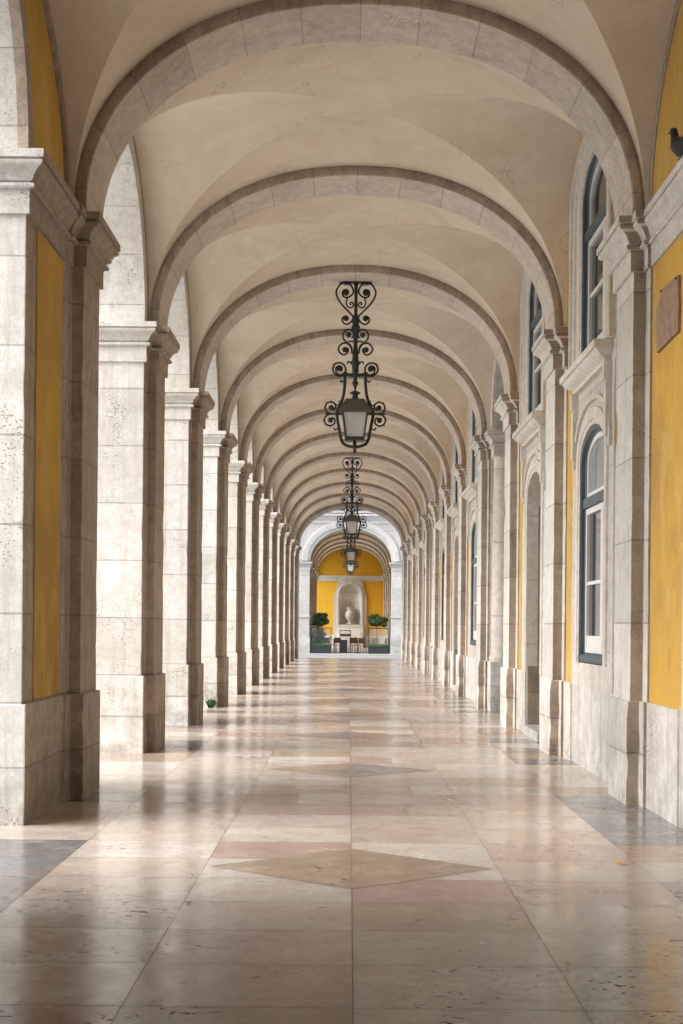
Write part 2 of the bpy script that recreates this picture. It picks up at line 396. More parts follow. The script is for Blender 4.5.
def rough_edges(o, amt=.006, cuts=3):
    """knock chips out of the arrises"""
    me = o.data; bm = bmesh.new(); bm.from_mesh(me)
    ed = [e for e in bm.edges if e.calc_length() > .25]
    bmesh.ops.subdivide_edges(bm, edges=ed, cuts=cuts, use_grid_fill=True)
    bm.to_mesh(me); bm.free()
def make_pier(foot, parent, y, name='pier'):
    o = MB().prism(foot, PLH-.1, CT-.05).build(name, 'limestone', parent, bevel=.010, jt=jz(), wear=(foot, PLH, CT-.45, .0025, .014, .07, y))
    # passage faces browner: their shade, and some dirt, put into the colour
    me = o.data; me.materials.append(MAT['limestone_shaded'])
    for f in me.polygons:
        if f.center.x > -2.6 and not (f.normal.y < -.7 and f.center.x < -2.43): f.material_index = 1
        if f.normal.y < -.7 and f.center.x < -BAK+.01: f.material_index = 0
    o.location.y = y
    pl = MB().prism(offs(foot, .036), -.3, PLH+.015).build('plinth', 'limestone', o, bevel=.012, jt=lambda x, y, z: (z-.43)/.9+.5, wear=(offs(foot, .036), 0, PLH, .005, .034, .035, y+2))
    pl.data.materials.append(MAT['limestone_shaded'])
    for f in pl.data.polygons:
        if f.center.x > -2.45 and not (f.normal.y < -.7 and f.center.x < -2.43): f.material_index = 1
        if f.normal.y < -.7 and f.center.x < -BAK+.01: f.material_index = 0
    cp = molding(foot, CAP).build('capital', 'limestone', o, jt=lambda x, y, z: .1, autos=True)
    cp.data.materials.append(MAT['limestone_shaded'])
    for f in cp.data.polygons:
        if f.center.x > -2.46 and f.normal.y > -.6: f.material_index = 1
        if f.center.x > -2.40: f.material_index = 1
    return o
pier = make_pier(FOOT, B, Y0+L)
pier0 = make_pier(FOOT0, B, Y0)
tag(pier0, 'widest pier, with tall yellow stucco panel')
MB().box(-2.50, -2.453, -1.17, -.23, PLH+.03, CT-.452).build('yellow_panel', 'yellow_stucco', pier0)
pierm = make_pier(FOOTM, B, Y0-6.92)
MB().box(-2.50, -2.453, 1.05, 1.99, PLH+.03, CT-.452).build('yellow_panel', 'yellow_stucco', pierm)
left_y = [Y0+L*k for k in range(2, NP)] + [Y0-6.92-L*k for k in range(1, 4)]
for y in left_y: dup(pier, (0, y, 0), B)

# ribs
def rib_mesh(y0, y1, a, crn, parent, t=.13):
    N = 56; rings = []
    b0, b1 = crn-SPR, crn-SPR+t
    prof = [(0, y0+.012), (.012, y0), (.078, y0), (.082, y0+.012), (t+.03, y0+.014), (t+.03, y1-.014), (.082, y1-.012), (.078, y1), (.012, y1), (0, y1-.012)]
    pts = []
    for i in range(N+1):
        th = PI*i/N; c, s = math.cos(th), math.sin(th); q = 2/2.15
        pts.append((-math.copysign(abs(c)**q, c)*a, SPR-.01+(abs(s)**q)*b0))
    pts = [(pts[0][0], CT-.03)] + pts[1:-1] + [(pts[-1][0], CT-.03)]
    s = sweep(pts, prof, lambda p, z, d: (p, d, z))
    arc = [0]
    for p, q in zip(pts, pts[1:]): arc.append(arc[-1]+math.hypot(q[0]-p[0], q[1]-p[1]))
    tot = arc[-1]; nv = 13
    m = len(prof)
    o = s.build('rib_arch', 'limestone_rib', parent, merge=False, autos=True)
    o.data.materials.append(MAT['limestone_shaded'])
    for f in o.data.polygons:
        if abs(f.normal.y) > .5: f.material_index = 1  # front and back faces darker: shade and dirt put into the colour
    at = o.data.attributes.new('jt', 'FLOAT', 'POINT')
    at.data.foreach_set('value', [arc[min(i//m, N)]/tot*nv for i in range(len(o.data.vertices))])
    return o
rib = rib_mesh(.02, .80, AH, CRN, B); rib.location.y = Y0
for y in [Y0+L*k for k in range(1, NP-1)] + [Y0-6.92-L*k for k in range(0, 4)]: dup(rib, (0, y, 0), B)
endrib = rib_mesh(.02, 1.60, AH-.03, CRN-.03, B, .16); endrib.location.y = Y0+L*(NP-1)
tag(endrib, 'deep end arch opening onto the street')
for f in endrib.data.polygons: f.material_index = 1  # whole end arch in the darker stone: its shade is painted in

# vaults
def vault_mesh(y0, y1, parent, nx=72, ny=28):
    c, h = (y0+y1)/2, (y1-y0)/2; a = AH+.105; r = CRN+.105-SPR; b = MB()
    nE, nF = 2.15, 2.05
    X = [-a*math.cos(PI*i/nx) for i in range(nx+1)]
    X = [-2.66]+X+[2.66]
    def e(x): return r*SE(x/a, nE) if abs(x) < a else 0
    def yg(x):       # half length of the cross web at x: where both webs have the same height
        return h*(max(0, 1-(e(x)/r)**nF))**(1/nF)
    def f(y): return r*SE((y-c)/h, nF)
    for s0 in (-1, 1):
        rows = [[(x, c+s0*(h-(h-yg(x))*j/8), SPR+e(x)+.004*math.sin(PI*j/8)) for j in range(9)] for x in X]
        b.loft(rows, closed=False, cap=False)
    rows = [[(x, c-yg(x)*math.cos(PI*j/ny), SPR+(f(c-yg(x)*math.cos(PI*j/ny)))) for j in range(ny+1)] for x in X]
    b.loft(rows, closed=False, cap=False)
    return b.build('vault', 'vault_plaster', parent, smooth=True, merge=False)
vault = vault_mesh(.79, L+.03, B); vault.location.y = Y0
for y in [Y0+L*k for k in range(1, NP-1)] + [Y0-6.92-L*k for k in range(1, 4)]: dup(vault, (0, y, 0), B)
bigvault = vault_mesh(.79, 6.95, B, 84, 48); bigvault.location.y = Y0-6.92

# side arches on the open side
def jarch(c, h):
    def f(x, y, z):
        if abs(y-c) < h+.01 and z < SPR+h+.02: return math.atan2(z-SPR, y-c)/PI*9+.2
        return z/.62+.2
    return f
ca, ha = 2.66, 1.61
side = slab(.41, .41+L, CT-.02, 7.4, [(ca, ha, CT-.02, SPR, ha)], BAK, 3.5, LW, 0, 28, back=True).build('side_arch', 'limestone', B, jt=jarch(ca, ha), autos=True)
side.location.y = Y0
for y in [Y0+L*k for k in range(1, NP-1)] + [Y0-6.92-L*k for k in range(1, 4)]: dup(side, (0, y, 0), B)
# pavilion bay arch: yellow spandrel, stone intrados and archivolt
c1 = (.82+6.92)/2
side1 = slab(.41, 7.33, CT-.02, 7.4, [(c1, 1.54, CT-.02, SPR, 1.54)], WAL, 3.5, LW, 1, 28, back=True).build('side_arch', ['yellow_stucco', 'limestone'], B, jt=jarch(c1, 1.54), autos=True)
side1.location.y = Y0-6.92
ol = lambda c, h, n=28: [(c-h*math.cos(PI*i/n), SPR+h*math.sin(PI*i/n)) for i in range(n+1)]
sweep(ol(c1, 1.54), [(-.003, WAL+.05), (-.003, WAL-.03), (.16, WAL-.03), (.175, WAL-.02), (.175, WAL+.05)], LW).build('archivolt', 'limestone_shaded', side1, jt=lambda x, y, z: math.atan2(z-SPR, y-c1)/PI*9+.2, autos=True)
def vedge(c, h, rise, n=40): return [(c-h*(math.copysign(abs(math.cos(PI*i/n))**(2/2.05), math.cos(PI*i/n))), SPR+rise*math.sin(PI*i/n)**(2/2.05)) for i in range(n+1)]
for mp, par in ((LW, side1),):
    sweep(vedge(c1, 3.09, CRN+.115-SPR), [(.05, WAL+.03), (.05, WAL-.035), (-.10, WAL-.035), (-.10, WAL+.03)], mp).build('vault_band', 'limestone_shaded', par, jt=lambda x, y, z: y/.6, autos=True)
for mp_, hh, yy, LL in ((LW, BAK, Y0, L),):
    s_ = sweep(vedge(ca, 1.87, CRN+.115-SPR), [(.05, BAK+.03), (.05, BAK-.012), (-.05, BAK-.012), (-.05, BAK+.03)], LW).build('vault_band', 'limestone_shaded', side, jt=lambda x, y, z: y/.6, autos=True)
for o in [o for o in B.children if o.name.startswith('side_arch.') and o is not side1]:
    k = s_.copy(); COL.objects.link(k); k.parent = o

# ---------------- wall side
RF = [(2.9, -.12), (2.9, .94), (BAK, .94), (BAK, .78), (PIL, .78), (PIL, .04), (BAK, .04), (BAK, -.12)]
def make_pilaster():
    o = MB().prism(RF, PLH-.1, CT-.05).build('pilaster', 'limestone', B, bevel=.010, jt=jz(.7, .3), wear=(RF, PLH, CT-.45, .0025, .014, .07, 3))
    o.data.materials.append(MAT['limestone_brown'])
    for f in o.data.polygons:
        if f.normal.y < -.7: f.material_index = 1  # sides facing the camera darker: shade painted into the stone
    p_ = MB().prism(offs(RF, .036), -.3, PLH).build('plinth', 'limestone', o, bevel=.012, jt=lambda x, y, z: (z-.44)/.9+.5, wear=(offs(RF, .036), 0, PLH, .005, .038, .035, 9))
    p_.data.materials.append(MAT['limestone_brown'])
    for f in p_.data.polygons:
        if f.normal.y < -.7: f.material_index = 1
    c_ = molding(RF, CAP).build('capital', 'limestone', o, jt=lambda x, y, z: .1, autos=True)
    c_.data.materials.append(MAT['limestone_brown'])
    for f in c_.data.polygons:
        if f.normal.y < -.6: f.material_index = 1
    return o
pil = make_pilaster(); pil.location.y = Y0
for y in [Y0+L*k for k in range(1, NP)] + [Y0-6.92-L*k for k in range(0, 4)]: dup(pil, (0, y, 0), B)

C = 2.64; WH = .73; SH = 1.22
LOW = (1.15, 3.28, .31); UP = (4.26, 6.10, .35)
def top_arc(c, h, z0, rise): return lambda a: z0+rise*math.sqrt(max(0, 1-((a-c)/h)**2))
ARCH = [(-.0, 2.46), (-.0, 2.436), (.05, 2.434), (.055, 2.422), (.12, 2.418), (.13, 2.422), (.17, 2.422), (.175, 2.432), (.175, 2.46)]
def win_glaze(win, c, h, z0, spr, rise, zt, zm, low):
    """blue box frame, white sashes and panes of a window: win is the blue frame"""
    d = 2.505
    oin = outline(c, h-.075, z0+.07, spr, rise-.07)
    # sash: outer rail following opening, transom, casement stiles
    sw = .055
    up = [(c-h+.08, zt+.06)] + [p for p in outline(c, h-.08, zt+.06, spr, rise-.075)[1:-1]] + [(c+h-.08, zt+.06)]
    s = sweep(up, [(0, d), (0, d+.045), (-sw, d+.045), (-sw, d)], RW, closed=True)
    for a, b_ in ((c-h+.08, c-.304), (c-.296, c+h-.08)):
        s2 = sweep([(a, z0+.08), (a, zt-.05), (b_, zt-.05), (b_, z0+.08)], [(0, d-.01), (0, d+.045), (-sw*1.15, d+.045), (-sw*1.15, d-.01)], RW, closed=True)
        s.add(s2.v, s2.f)
        s.box(d, d+.03, a+.05, b_-.05, zm-.018, zm+.018)
        s.box(d-.002, d+.04, a+.05, b_-.05, z0+.08, z0+.26)
    s.build('sash', 'white_paint', win, autos=True)
    g_ = MB(); pts = outline(c, h-.09, zt+.07, spr, rise-.09)
    g_.add([(d+.025, a, z) for a, z in pts], [tuple(range(len(pts)))]); 
    g_.build('pane', 'curtained_glass' if low else 'window_glass', win, merge=False)
    MB().quad((d+.022, c-h+.09, z0+.09), (d+.022, c+h-.09, z0+.09), (d+.022, c+h-.09, zt-.06), (d+.022, c-h+.09, zt-.06)).build('pane', 'window_glass', win)
def make_window(c, low, parent):
    z0, spr, rise = LOW if low else UP
    zt, zm = (2.82, 1.97) if low else (5.70, 5.05)
    pts = outline(c, WH, z0+.01, spr, rise)
    s = sweep(pts, [(.03, 2.452), (.03, 2.62), (-.08, 2.62), (-.08, 2.51), (-.05, 2.485), (-.05, 2.452)], RW, closed=True)
    s.box(2.462, 2.62, c-WH+.03, c+WH-.03, zt-.045, zt+.055)
    if low: s.box(2.43, 2.62, c-WH+.004, c+WH-.004, z0-.0, z0+.045)
    w = s.build('window', 'blue_paint', parent, autos=True)
    win_glaze(w, c, WH, z0, spr, rise, zt, zm, low)
    return w
def make_surround(c, door, parent, sh=SH, wh=WH, hasup=True):
    z0, spr, rise = LOW; zlo = .12 if door else z0-.03
    zs = .0 if door else PLH-.02
    ops = [(c, wh, zlo, spr, rise)] + ([(c, wh, UP[0]-.1, UP[1], UP[2])] if hasup else [])
    o = slab(c-sh, c+sh, zs, top_arc(c, sh, 6.13, .62), ops, 2.447, 3.25 if door else 2.75, RW).build('window_surround', 'limestone_smooth', parent, jt=mz(.9, .1), autos=True)
    tr = MB()
    def addm(s): tr.add(s.v, s.f)
    addm(sweep(outline(c, wh, zlo if not door else PLH, spr, rise), ARCH, RW))
    if hasup: addm(sweep(outline(c, wh, UP[0], UP[1], UP[2]), ARCH, RW))
    # outer moulded edge of the upper surround
    E_ = [(0, 2.46), (0, 2.385), (-.02, 2.37), (-.09, 2.37), (-.10, 2.40), (-.17, 2.405), (-.18, 2.425), (-.27, 2.427), (-.28, 2.46)]
    addm(sweep(outline(c, sh-.02, UP[0], 6.11, .60), E_, RW))
    addm(sweep([(c-sh+.02, PLH), (c-sh+.02, 4.06)], E_[:1]+[(0, 2.438), (-.05, 2.436), (-.06, 2.443), (-.06, 2.46)], RW))
    addm(sweep([(c+sh-.02, 4.06), (c+sh-.02, PLH)], E_[:1]+[(0, 2.438), (-.05, 2.436), (-.06, 2.443), (-.06, 2.46)], RW))
    # ogee hood line over the lower opening
    half = [(z_[0], z_[1]-.05) for z_ in [(1.02, 3.30), (1.03, 3.45), (1.0, 3.53), (.93, 3.57), (.87, 3.60), (.82, 3.66), (.74, 3.745), (.5, 3.83), (.25, 3.875)]]
    hood = [(c-a, z) for a, z in half] + [(c, 3.835)] + [(c+a, z) for a, z in half[::-1]]
    addm(sweep(hood, [(0, 2.46), (0, 2.413), (.025, 2.405), (.05, 2.413), (.05, 2.46)], RW))
    for s in (-1, 1): tr.box(2.385, 2.46, c+s*.98-.06, c+s*.98+.06, 3.35, 4.07); 
    for s in (-1, 1): tr.box(2.37, 2.46, c+s*.98-.05, c+s*.98+.05, 3.88, 4.065)
    tr.build('architrave', 'limestone_smooth', o, jt=lambda x, y, z: .1, autos=True)
    if hasup:
        # sill cornice of the upper window
        w = 1.06
        prof = [(a_, z_+.08) for a_, z_ in [(0, 3.975), (.03, 3.975), (.035, 4.0), (.03, 4.015), (.06, 4.03), (.10, 4.055), (.13, 4.09), (.135, 4.105), (.16, 4.107), (.16, 4.175), (.15, 4.183), (0, 4.19)]]
        poly = [(2.75, c-w+.13), (2.75, c+w-.13), (2.42, c+w-.13), (2.42, c-w+.13)]
        molding(poly, prof).build('sill', 'limestone', o, jt=lambda x, y, z: .1, autos=True)
    return o
def yellow_wall(y0, y1, c, hole, parent):
    return slab(y0, y1, PLH-.1, 7.4, [(c, hole, PLH-.1, 5.9, .5)], WR, 2.8, RW).build('wall', 'yellow_stucco', parent)
def plinths(c, kind, parent):
    sp = [(2.43, .41, 1.45, PLH-.005), (2.43, 3.87, 4.91, PLH-.005), (2.452, 1.44, 3.88, PLH+.01)] if kind == 'window' else [(2.43, .41, c-WH-.02, PLH-.005), (2.43, c+WH+.02, 4.91, PLH-.005)]
    for x, a, b_, z in sp: MB().box(x, 2.8, a, b_, -.3, z).build('base_course', 'limestone', parent, bevel=.01, jt=lambda x, y, z: y/1.3+.9)
def bay_window():
    e = MB()
    w = yellow_wall(.41, 4.91, C, 1.15, B); plinths(C, 'window', w)
    s = make_surround(C, False, B); make_low = make_window(C, True, B); up = make_window(C, False, B)
    return [w, s, make_low, up]
def make_door(parent):
    c = C
    d = MB(); d.box(3.10, 3.16, c-WH+.02, c+WH-.02, .13, 3.1)
    for s in (-1, 1):
        for z0, z1 in ((.3, 1.0), (1.12, 2.1), (2.2, 2.95)):
            d.box(3.075, 3.11, c+s*.33-.22, c+s*.33+.22, z0, z1)
    o = d.build('door', 'old_wood', parent, bevel=.008)
    MB().box(3.12, 3.2, c-WH, c+WH, 3.1, 3.6).build('transom_panel', 'old_wood', o)
    MB().box(2.41, 3.3, c-WH+.005, c+WH-.005, -.2, .125).build('threshold', 'limestone', o, bevel=.01)
    k = MB(); k.ball((3.06, c-.06, 1.15), .03); k.build('handle', 'iron', o)
    return o
def bay_door():
    w = yellow_wall(.41, 4.91, C, 1.15, B); plinths(C, 'door', w)
    s = make_surround(C, True, B)
    # stone lining down to the floor either side of the doorway
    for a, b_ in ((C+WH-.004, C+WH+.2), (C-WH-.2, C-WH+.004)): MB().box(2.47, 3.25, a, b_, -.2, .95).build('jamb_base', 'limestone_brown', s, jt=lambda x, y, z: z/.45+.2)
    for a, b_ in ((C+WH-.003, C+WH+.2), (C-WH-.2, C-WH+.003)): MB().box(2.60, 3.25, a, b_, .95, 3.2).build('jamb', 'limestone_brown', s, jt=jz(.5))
    return [w, s, make_door(B), make_window(C, False, B)]
def bay_portal():
    c, h = C, 1.16
    w = slab(.41, 4.91, CT-.01, 7.4, [(c, h, CT-.01, SPR, h)], WAL, 2.95, RW, 0, 24, back=True).build('portal_arch', 'limestone', B, jt=lambda x, y, z: (math.atan2(z-SPR, y-c)/PI*9+.2) if math.hypot(z-SPR, y-c) < h+.05 else z/.6, autos=True)
    sweep(ol(c, h), [(0, 2.5), (0, 2.43), (.05, 2.42), (.16, 2.42), (.17, 2.45), (.17, 2.5)], RW).build('archivolt', 'limestone', w, jt=lambda x, y, z: math.atan2(z-SPR, y-c)/PI*9+.2, autos=True)
    # iron fan grille
    k = MB()
    for i in range(13):
        t = PI*i/12; k.tube([(2.8, c+.25*math.cos(t), SPR+.02+.25*math.sin(t)), (2.8, c+(h-.02)*math.cos(t), SPR+.02+(h-.02)*math.sin(t))], .016, 5)
    for r_ in (.25, .55, .85, 1.12): k.tube([(2.8, c+r_*math.cos(PI*i/20), SPR+.02+r_*math.sin(PI*i/20)) for i in range(21)], .014, 5)
    k.box(2.78, 2.82, c-h, c+h, SPR-.02, SPR+.04)
    k.build('fan_grille', 'iron', w)
    res = [w]
    for s in (-1, 1):
        y = c+s*1.42
        prof = [(.24, PLH), (.255, PLH+.03), (.262, PLH+.06), (.25, PLH+.095), (.232, PLH+.11), (.222, PLH+.14), (.222, 1.8), (.215, 3.0), (.198, CT-.5), (.215, CT-.47), (.215, CT-.44), (.2, CT-.43)]
        o = MB().lathe(prof, 32, (2.70, y, 0)).build('column', 'limestone_smooth', B, jt=jz(1.3, .2), autos=True)
        MB().prism([(2.44, y-.25), (2.96, y-.25), (2.96, y+.25), (2.44, y+.25)], -.3, PLH).build('plinth', 'limestone', o, bevel=.014, jt=jz(.45, .5))
        f = [(2.50, y-.2), (2.90, y-.2), (2.90, y+.2), (2.50, y+.2)]
        molding(f, CAP).build('capital', 'limestone', o, jt=lambda x, y, z: .1, autos=True)
        res.append(o)
        j = MB().box(2.96, 3.7, c+s*1.25 if s > 0 else .41, 4.91 if s > 0 else c-1.25, -.3, SPR).build('jamb', 'limestone_shaded', B, jt=jz()); res.append(j)
    # vestibule behind
    v = MB(); v.box(6.2, 6.4, -.2, 5.5, -.2, 7.4); v.box(3.7, 6.3, -.2, -.0, -.2, 7.4); v.box(3.7, 6.3, 5.3, 5.5, -.2, 7.4)
    vv = v.build('vestibule', 'white_render', B); res.append(vv)
    d = MB(); d.box(6.1, 6.19, c-.7, c+.7, 0, 2.9)
    for s in (-1, 1):
        for z0, z1 in ((.25, 1.1), (1.25, 2.7)): d.box(6.07, 6.11, c+s*.35-.25, c+s*.35+.25, z0, z1)
    d.build('door', 'old_wood', vv, bevel=.01)
    for a, b_ in ((.41, .99), (4.35, 4.91)):
        q = MB().box(WAL, 2.96, a, b_, PLH-.01, SPR).build('wall', 'limestone', B, jt=jz()); res.append(q)
        MB().box(2.43, 2.8, a, b_, -.3, PLH-.005).build('base_course', 'limestone', q)
    return res
kinds = 'wdpwdwpwdwp'
protos = {}
def place(kind, y, objs):
    pass
for i, k in enumerate(kinds):
    y = Y0+L*i
    if k not in protos:
        ob = {'w': bay_window, 'd': bay_door, 'p': bay_portal}[k]()
        for o in ob: o.location.y = y
        protos[k] = ob
    else:
        for o in protos[k]: dup(o, (0, y, 0), B)
for j, k in enumerate('wdw'):
    for o in protos[k]: dup(o, (0, Y0-6.92-L*(j+1), 0), B)
# pavilion bay on the wall side: wide yellow wall, running impost, broad surround
yb = Y0-6.92
w = slab(.41, 7.33, PLH-.1, 7.4, [(c1, 1.7, PLH-.1, 4.3, .05)], WR, 2.8, RW).build('wall', 'yellow_stucco', B); w.location.y = yb
tag(w, 'broad yellow stucco wall of the pavilion bay')
for x, a, b_ in ((2.43, .41, c1-1.82), (2.43, c1+1.82, 7.33), (2.452, c1-1.83, c1+1.83)): MB().box(x, 2.8, a, b_, -.3, PLH+(x-2.43)).build('base_course', 'limestone', w, bevel=.01, jt=lambda x, y, z: y/1.3+.15)
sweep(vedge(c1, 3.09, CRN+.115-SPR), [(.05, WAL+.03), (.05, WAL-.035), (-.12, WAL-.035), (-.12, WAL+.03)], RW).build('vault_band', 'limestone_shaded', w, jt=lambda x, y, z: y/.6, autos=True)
molding([(2.8, .9), (2.8, 6.85), (WR-.002, 6.85), (WR-.002, .9)], [(d*.68+.001, z) for d, z in CAP]).build('impost', 'limestone', w, jt=lambda x, y, z: .1, autos=True)
sw_ = slab(c1-1.78, c1+1.78, PLH-.02, 4.48, [(c1, WH, LOW[0]-.03, LOW[1], LOW[2])], 2.455, 2.79, RW).build('window_surround', 'limestone_smooth', B, jt=mz(.9, .1)); sw_.location.y = yb
sweep(outline(c1, WH, LOW[0]-.03, LOW[1], LOW[2]), [(o_, d+.015) for o_, d in ARCH], RW).build('architrave', 'limestone_smooth', sw_, jt=lambda x, y, z: .1, autos=True)
o = make_window(c1, True, B); o.location.y = yb

for k in (1, 2, 3):
    q = MB().box(-3.3, -2.6, .6, 4.7, -.3, 7.2).build('light_block', 'white_render', B); q.location.y = Y0-6.92-L*k  # unseen infill added to keep light off the foreground
MB().box(-3.5, 2.9, -9.4, -9.2, -.3, 7.34).build('light_block', 'white_render', B)  # unseen wall added behind the viewer to cut the light
# end wall and roof mass
YE = Y0+L*(NP-1)
eo = slab(-3.6, 9.3, -.3, 12, [(0, AH-.0, -.3, SPR, CRN-SPR-.02)], YE+1.30, YE+1.75, FW, back=True).build('end_wall', 'limestone', B, jt=mz())
bo = MB().box(-3.5, 9.3, -9.2, YE+1.29, 7.35, 12).build('roof', 'white_render', B)
MB().box(9.0, 9.3, -9.2, YE+1.29, -.3, 7.34).build('back_wall', 'white_render', B)
MB().box(2.9, 9.0, -9.4, -9.2, -.3, 7.34).build('back_wall', 'white_render', B)

# ------------------------------------------------------------------ paving
def paving():
    rnd = random.Random(11)
    cream = [(.62, .57, .51), (.65, .61, .56), (.57, .515, .455), (.68, .65, .60), (.60, .535, .47)]
    pink = [(.57, .45, .41), (.53, .405, .365), (.44, .31, .275)]
    ochre = [(.45, .365, .26), (.46, .37, .27), (.42, .33, .23)]
    grey = [(.13, .17, .21), (.18, .205, .225), (.115, .15, .185)]; loz = [(.40, .31, .20), (.37, .29, .20), (.43, .335, .225), (.35, .29, .22)]
    me = bpy.data.meshes.new('floor'); vs = []; fs = []; tone = []; seed = []
    def tile(poly, col, z=.004, g_=.0022):
        cx = sum(p[0] for p in poly)/len(poly); cy = sum(p[1] for p in poly)/len(poly)
        o = len(vs)
        for x, y in poly:
            sx_, sy_ = (0 if abs(cx-x) < 1e-6 else math.copysign(1, cx-x)), (0 if abs(cy-y) < 1e-6 else math.copysign(1, cy-y)); vs.append((x+sx_*g_*.7, y+sy_*g_*1.1, z))
        fs.append(tuple(range(o, o+len(poly)))); j = rnd.uniform(.90, 1.09)
        tone.append(tuple(c*j for c in col)); seed.append(rnd.random())
    xs = [-3.9, -2.7, -1.78, -.875, .03, .935, 1.84, 2.75]
    rows = []; y = -11.3
    dy = L/6.5; prev = {}
    y = Y0+.41-L*5.5
    n = int((YE+1.9-y)/dy)
    for r in range(n):
        a, b = y+r*dy, y+(r+1)*dy
        ph = ((a+b)/2-(Y0+.41)) % L / L       # 0 on the pier line
        nearp = min(ph, 1-ph) < .11
        c_ = rnd.random()
        joined = 0
        for i in range(len(xs)-1):
            x0, x1 = xs[i], xs[i+1]
            outer = i in (0, 1, 6)
            u = rnd.random()
            if nearp and outer: col = rnd.choice(grey if u < .55 else cream)
            elif nearp: col = rnd.choice(pink if u < .5 else cream)
            elif outer: col = rnd.choice(ochre if u < .3 else cream if u < .8 else grey)
            else: col = rnd.choice(cream if u < .66 else pink if u < .86 else ochre)
            yc = (a+b)/2
            if (i in (0, 1) and 8.0 < yc < 9.7) or (i == 6 and 9.3 < yc < 12.2): col = grey[i % 3]
            if not outer and rnd.random() < .13:
                m_ = x0+(x1-x0)*rnd.choice((.4, .5, .6)); tile([(x0, a), (m_, a), (m_, b), (x0, b)], col); tile([(m_, a), (x1, a), (x1, b), (m_, b)], rnd.choice(cream))
            else: tile([(x0, a), (x1, a), (x1, b), (x0, b)], col)
    # lozenges at the middle of each bay, let in between the centre joints
    cs = [Y0-3.17+.0] + [Y0+.41+L*(k+.5) for k in range(NP-1)] + [Y0-6.92+.41-L*(k+.5) for k in range(3)]
    for c in cs:
        hw, hh = .88, .72
        t = lambda dx, dy_: (.03+dx*hw, c+dy_*hh)
        o1, o2, g1 = rnd.choice(loz[:3]), rnd.choice(loz), rnd.choice(grey)
        if c > Y0 and rnd.random() < .75: o2 = (.25, .26, .26)
        if c > Y0 and rnd.random() < .35: o1 = (.22, .24, .245)
        z = .0055
        tile([t(-1, 0), t(0, -1), t(0, 0)], o1, z, .001); tile([t(0, -1), t(1, 0), t(0, 0)], o2, z, .001)
        tile([t(1, 0), t(0, 1), t(0, 0)], tuple(x*.8 for x in o2), z, .001); tile([t(0, 1), t(-1, 0), t(0, 0)], tuple(x*.85 for x in o1), z, .001)
        k = .36
        if c > Y0: tile([t(-.42, -.10), t(-.12, -.50), t(.34, -.30), t(.10, -.03)], g1, z+.001, .001)
    me.from_pydata(vs, [], fs); me.materials.append(MAT['paving'])
    a = me.attributes.new('tone', 'FLOAT_COLOR', 'FACE'); a.data.foreach_set('color', [q for c in tone for q in (*c, 1)])
    a = me.attributes.new('seed', 'FLOAT', 'FACE'); a.data.foreach_set('value', seed)
    o = bpy.data.objects.new('floor', me); COL.objects.link(o); tag(o, 'polished multicoloured stone paving with lozenges down the middle', kind='structure')
    b = MB().box(-3.9, 3.3, Y0-L*6, YE+1.9, -.25, 0.0).box(3.3, 6.4, Y0-L*6, YE+1.2, -.25, -.002).build('floor_bed', 'grout'); tag(b, 'mortar bed under the paving', kind='structure')
    b2 = MB().box(3.3, 6.2, Y0, YE, -.001, .004).build('vestibule_floor', 'street_paving'); tag(b2, 'stone floor behind the portals', kind='structure')
paving()
o = MB().quad((-3000, -3000, -.16), (3000, -3000, -.16), (3000, 3000, -.16), (-3000, 3000, -.16)).build('ground', 'plaza_paving'); tag(o, 'pale stone ground of the square', kind='structure')
o = MB().quad((-200, YE+4, -.155), (200, YE+4, -.155), (200, 76.4, -.155), (-200, 76.4, -.155)).build('street', 'street_paving'); tag(o, 'pale paved street between the two buildings', kind='structure')
o = MB().box(-60, 60, YE+1.9, YE+4.0, -.2, -.02).build('pavement', 'kerb_stone', bevel=.02); tag(o, 'white stone pavement at the arcade end', kind='structure')
o = MB().box(-60, 60, 76.4, 80.15, -.2, -.10).build('pavement', 'kerb_stone', bevel=.02); tag(o, 'white stone pavement before the far portal', kind='structure')

# ------------------------------------------------------------------ far building
FY = 78.9; FB = empty('portal_building', (XC+.03, FY, -.12)); FB.scale = (1, 1, 1.045)
tag(FB, 'pale stone building across the street with vaulted portal and yellow end wall', 'building')
fc = slab(-14, 14, -.3, 14, [(0, AH, -.3, SPR, CRN-SPR)], 0, .8, FW, back=True).build('facade', 'limestone_far', FB, jt=mz(.8))
t = MB()
def ad(s): t.add(s.v, s.f)
arc = [(-AH*math.copysign(abs(math.cos(PI*i/40))**(2/2.15), math.cos(PI*i/40)), SPR+(CRN-SPR)*abs(math.sin(PI*i/40))**(2/2.15)) for i in range(41)]
ad(sweep(arc, [(.10, .05), (.10, -.05), (.2, -.08), (.42, -.08), (.46, -.04), (.46, .05)], FW))
t.build('archivolt', 'limestone_far', fc, jt=lambda x, y, z: .1, autos=True)
for s in (-1, 1):
    x = s*(AH+.36)
    poly = [(x-.36, -.14), (x+.36, -.14), (x+.36, .1), (x-.36, .1)]
    q = MB().prism(poly, .8, SPR-.05).build('pilaster', 'limestone_far', FB, bevel=.01, jt=jz())
    MB().prism(offs(poly, .04), -.2, PLH).build('plinth', 'limestone_far', q, bevel=.01, jt=jz(.45, .5))
    MB().prism(offs(poly, .06), 1.95, 2.05).build('band', 'limestone_far', q, bevel=.01)
    molding(poly, CAP).build('capital', 'limestone_far', q, autos=True)
    x2 = s*(AH+1.55); q = MB().box(x2-.4, x2+.4, -.3, .1, -.2, 7.2).build('pilaster', 'limestone_far', FB, bevel=.02, jt=jz())
cn = MB(); prof = [(0, 7.05), (.05, 7.05), (.06, 7.2), (.12, 7.25), (.2, 7.4), (.3, 7.45), (.3, 7.55), (0, 7.58)]
molding([(-14, 0), (14, 0), (14, .5), (-14, .5)], prof).build('cornice', 'limestone_far', FB, autos=True)
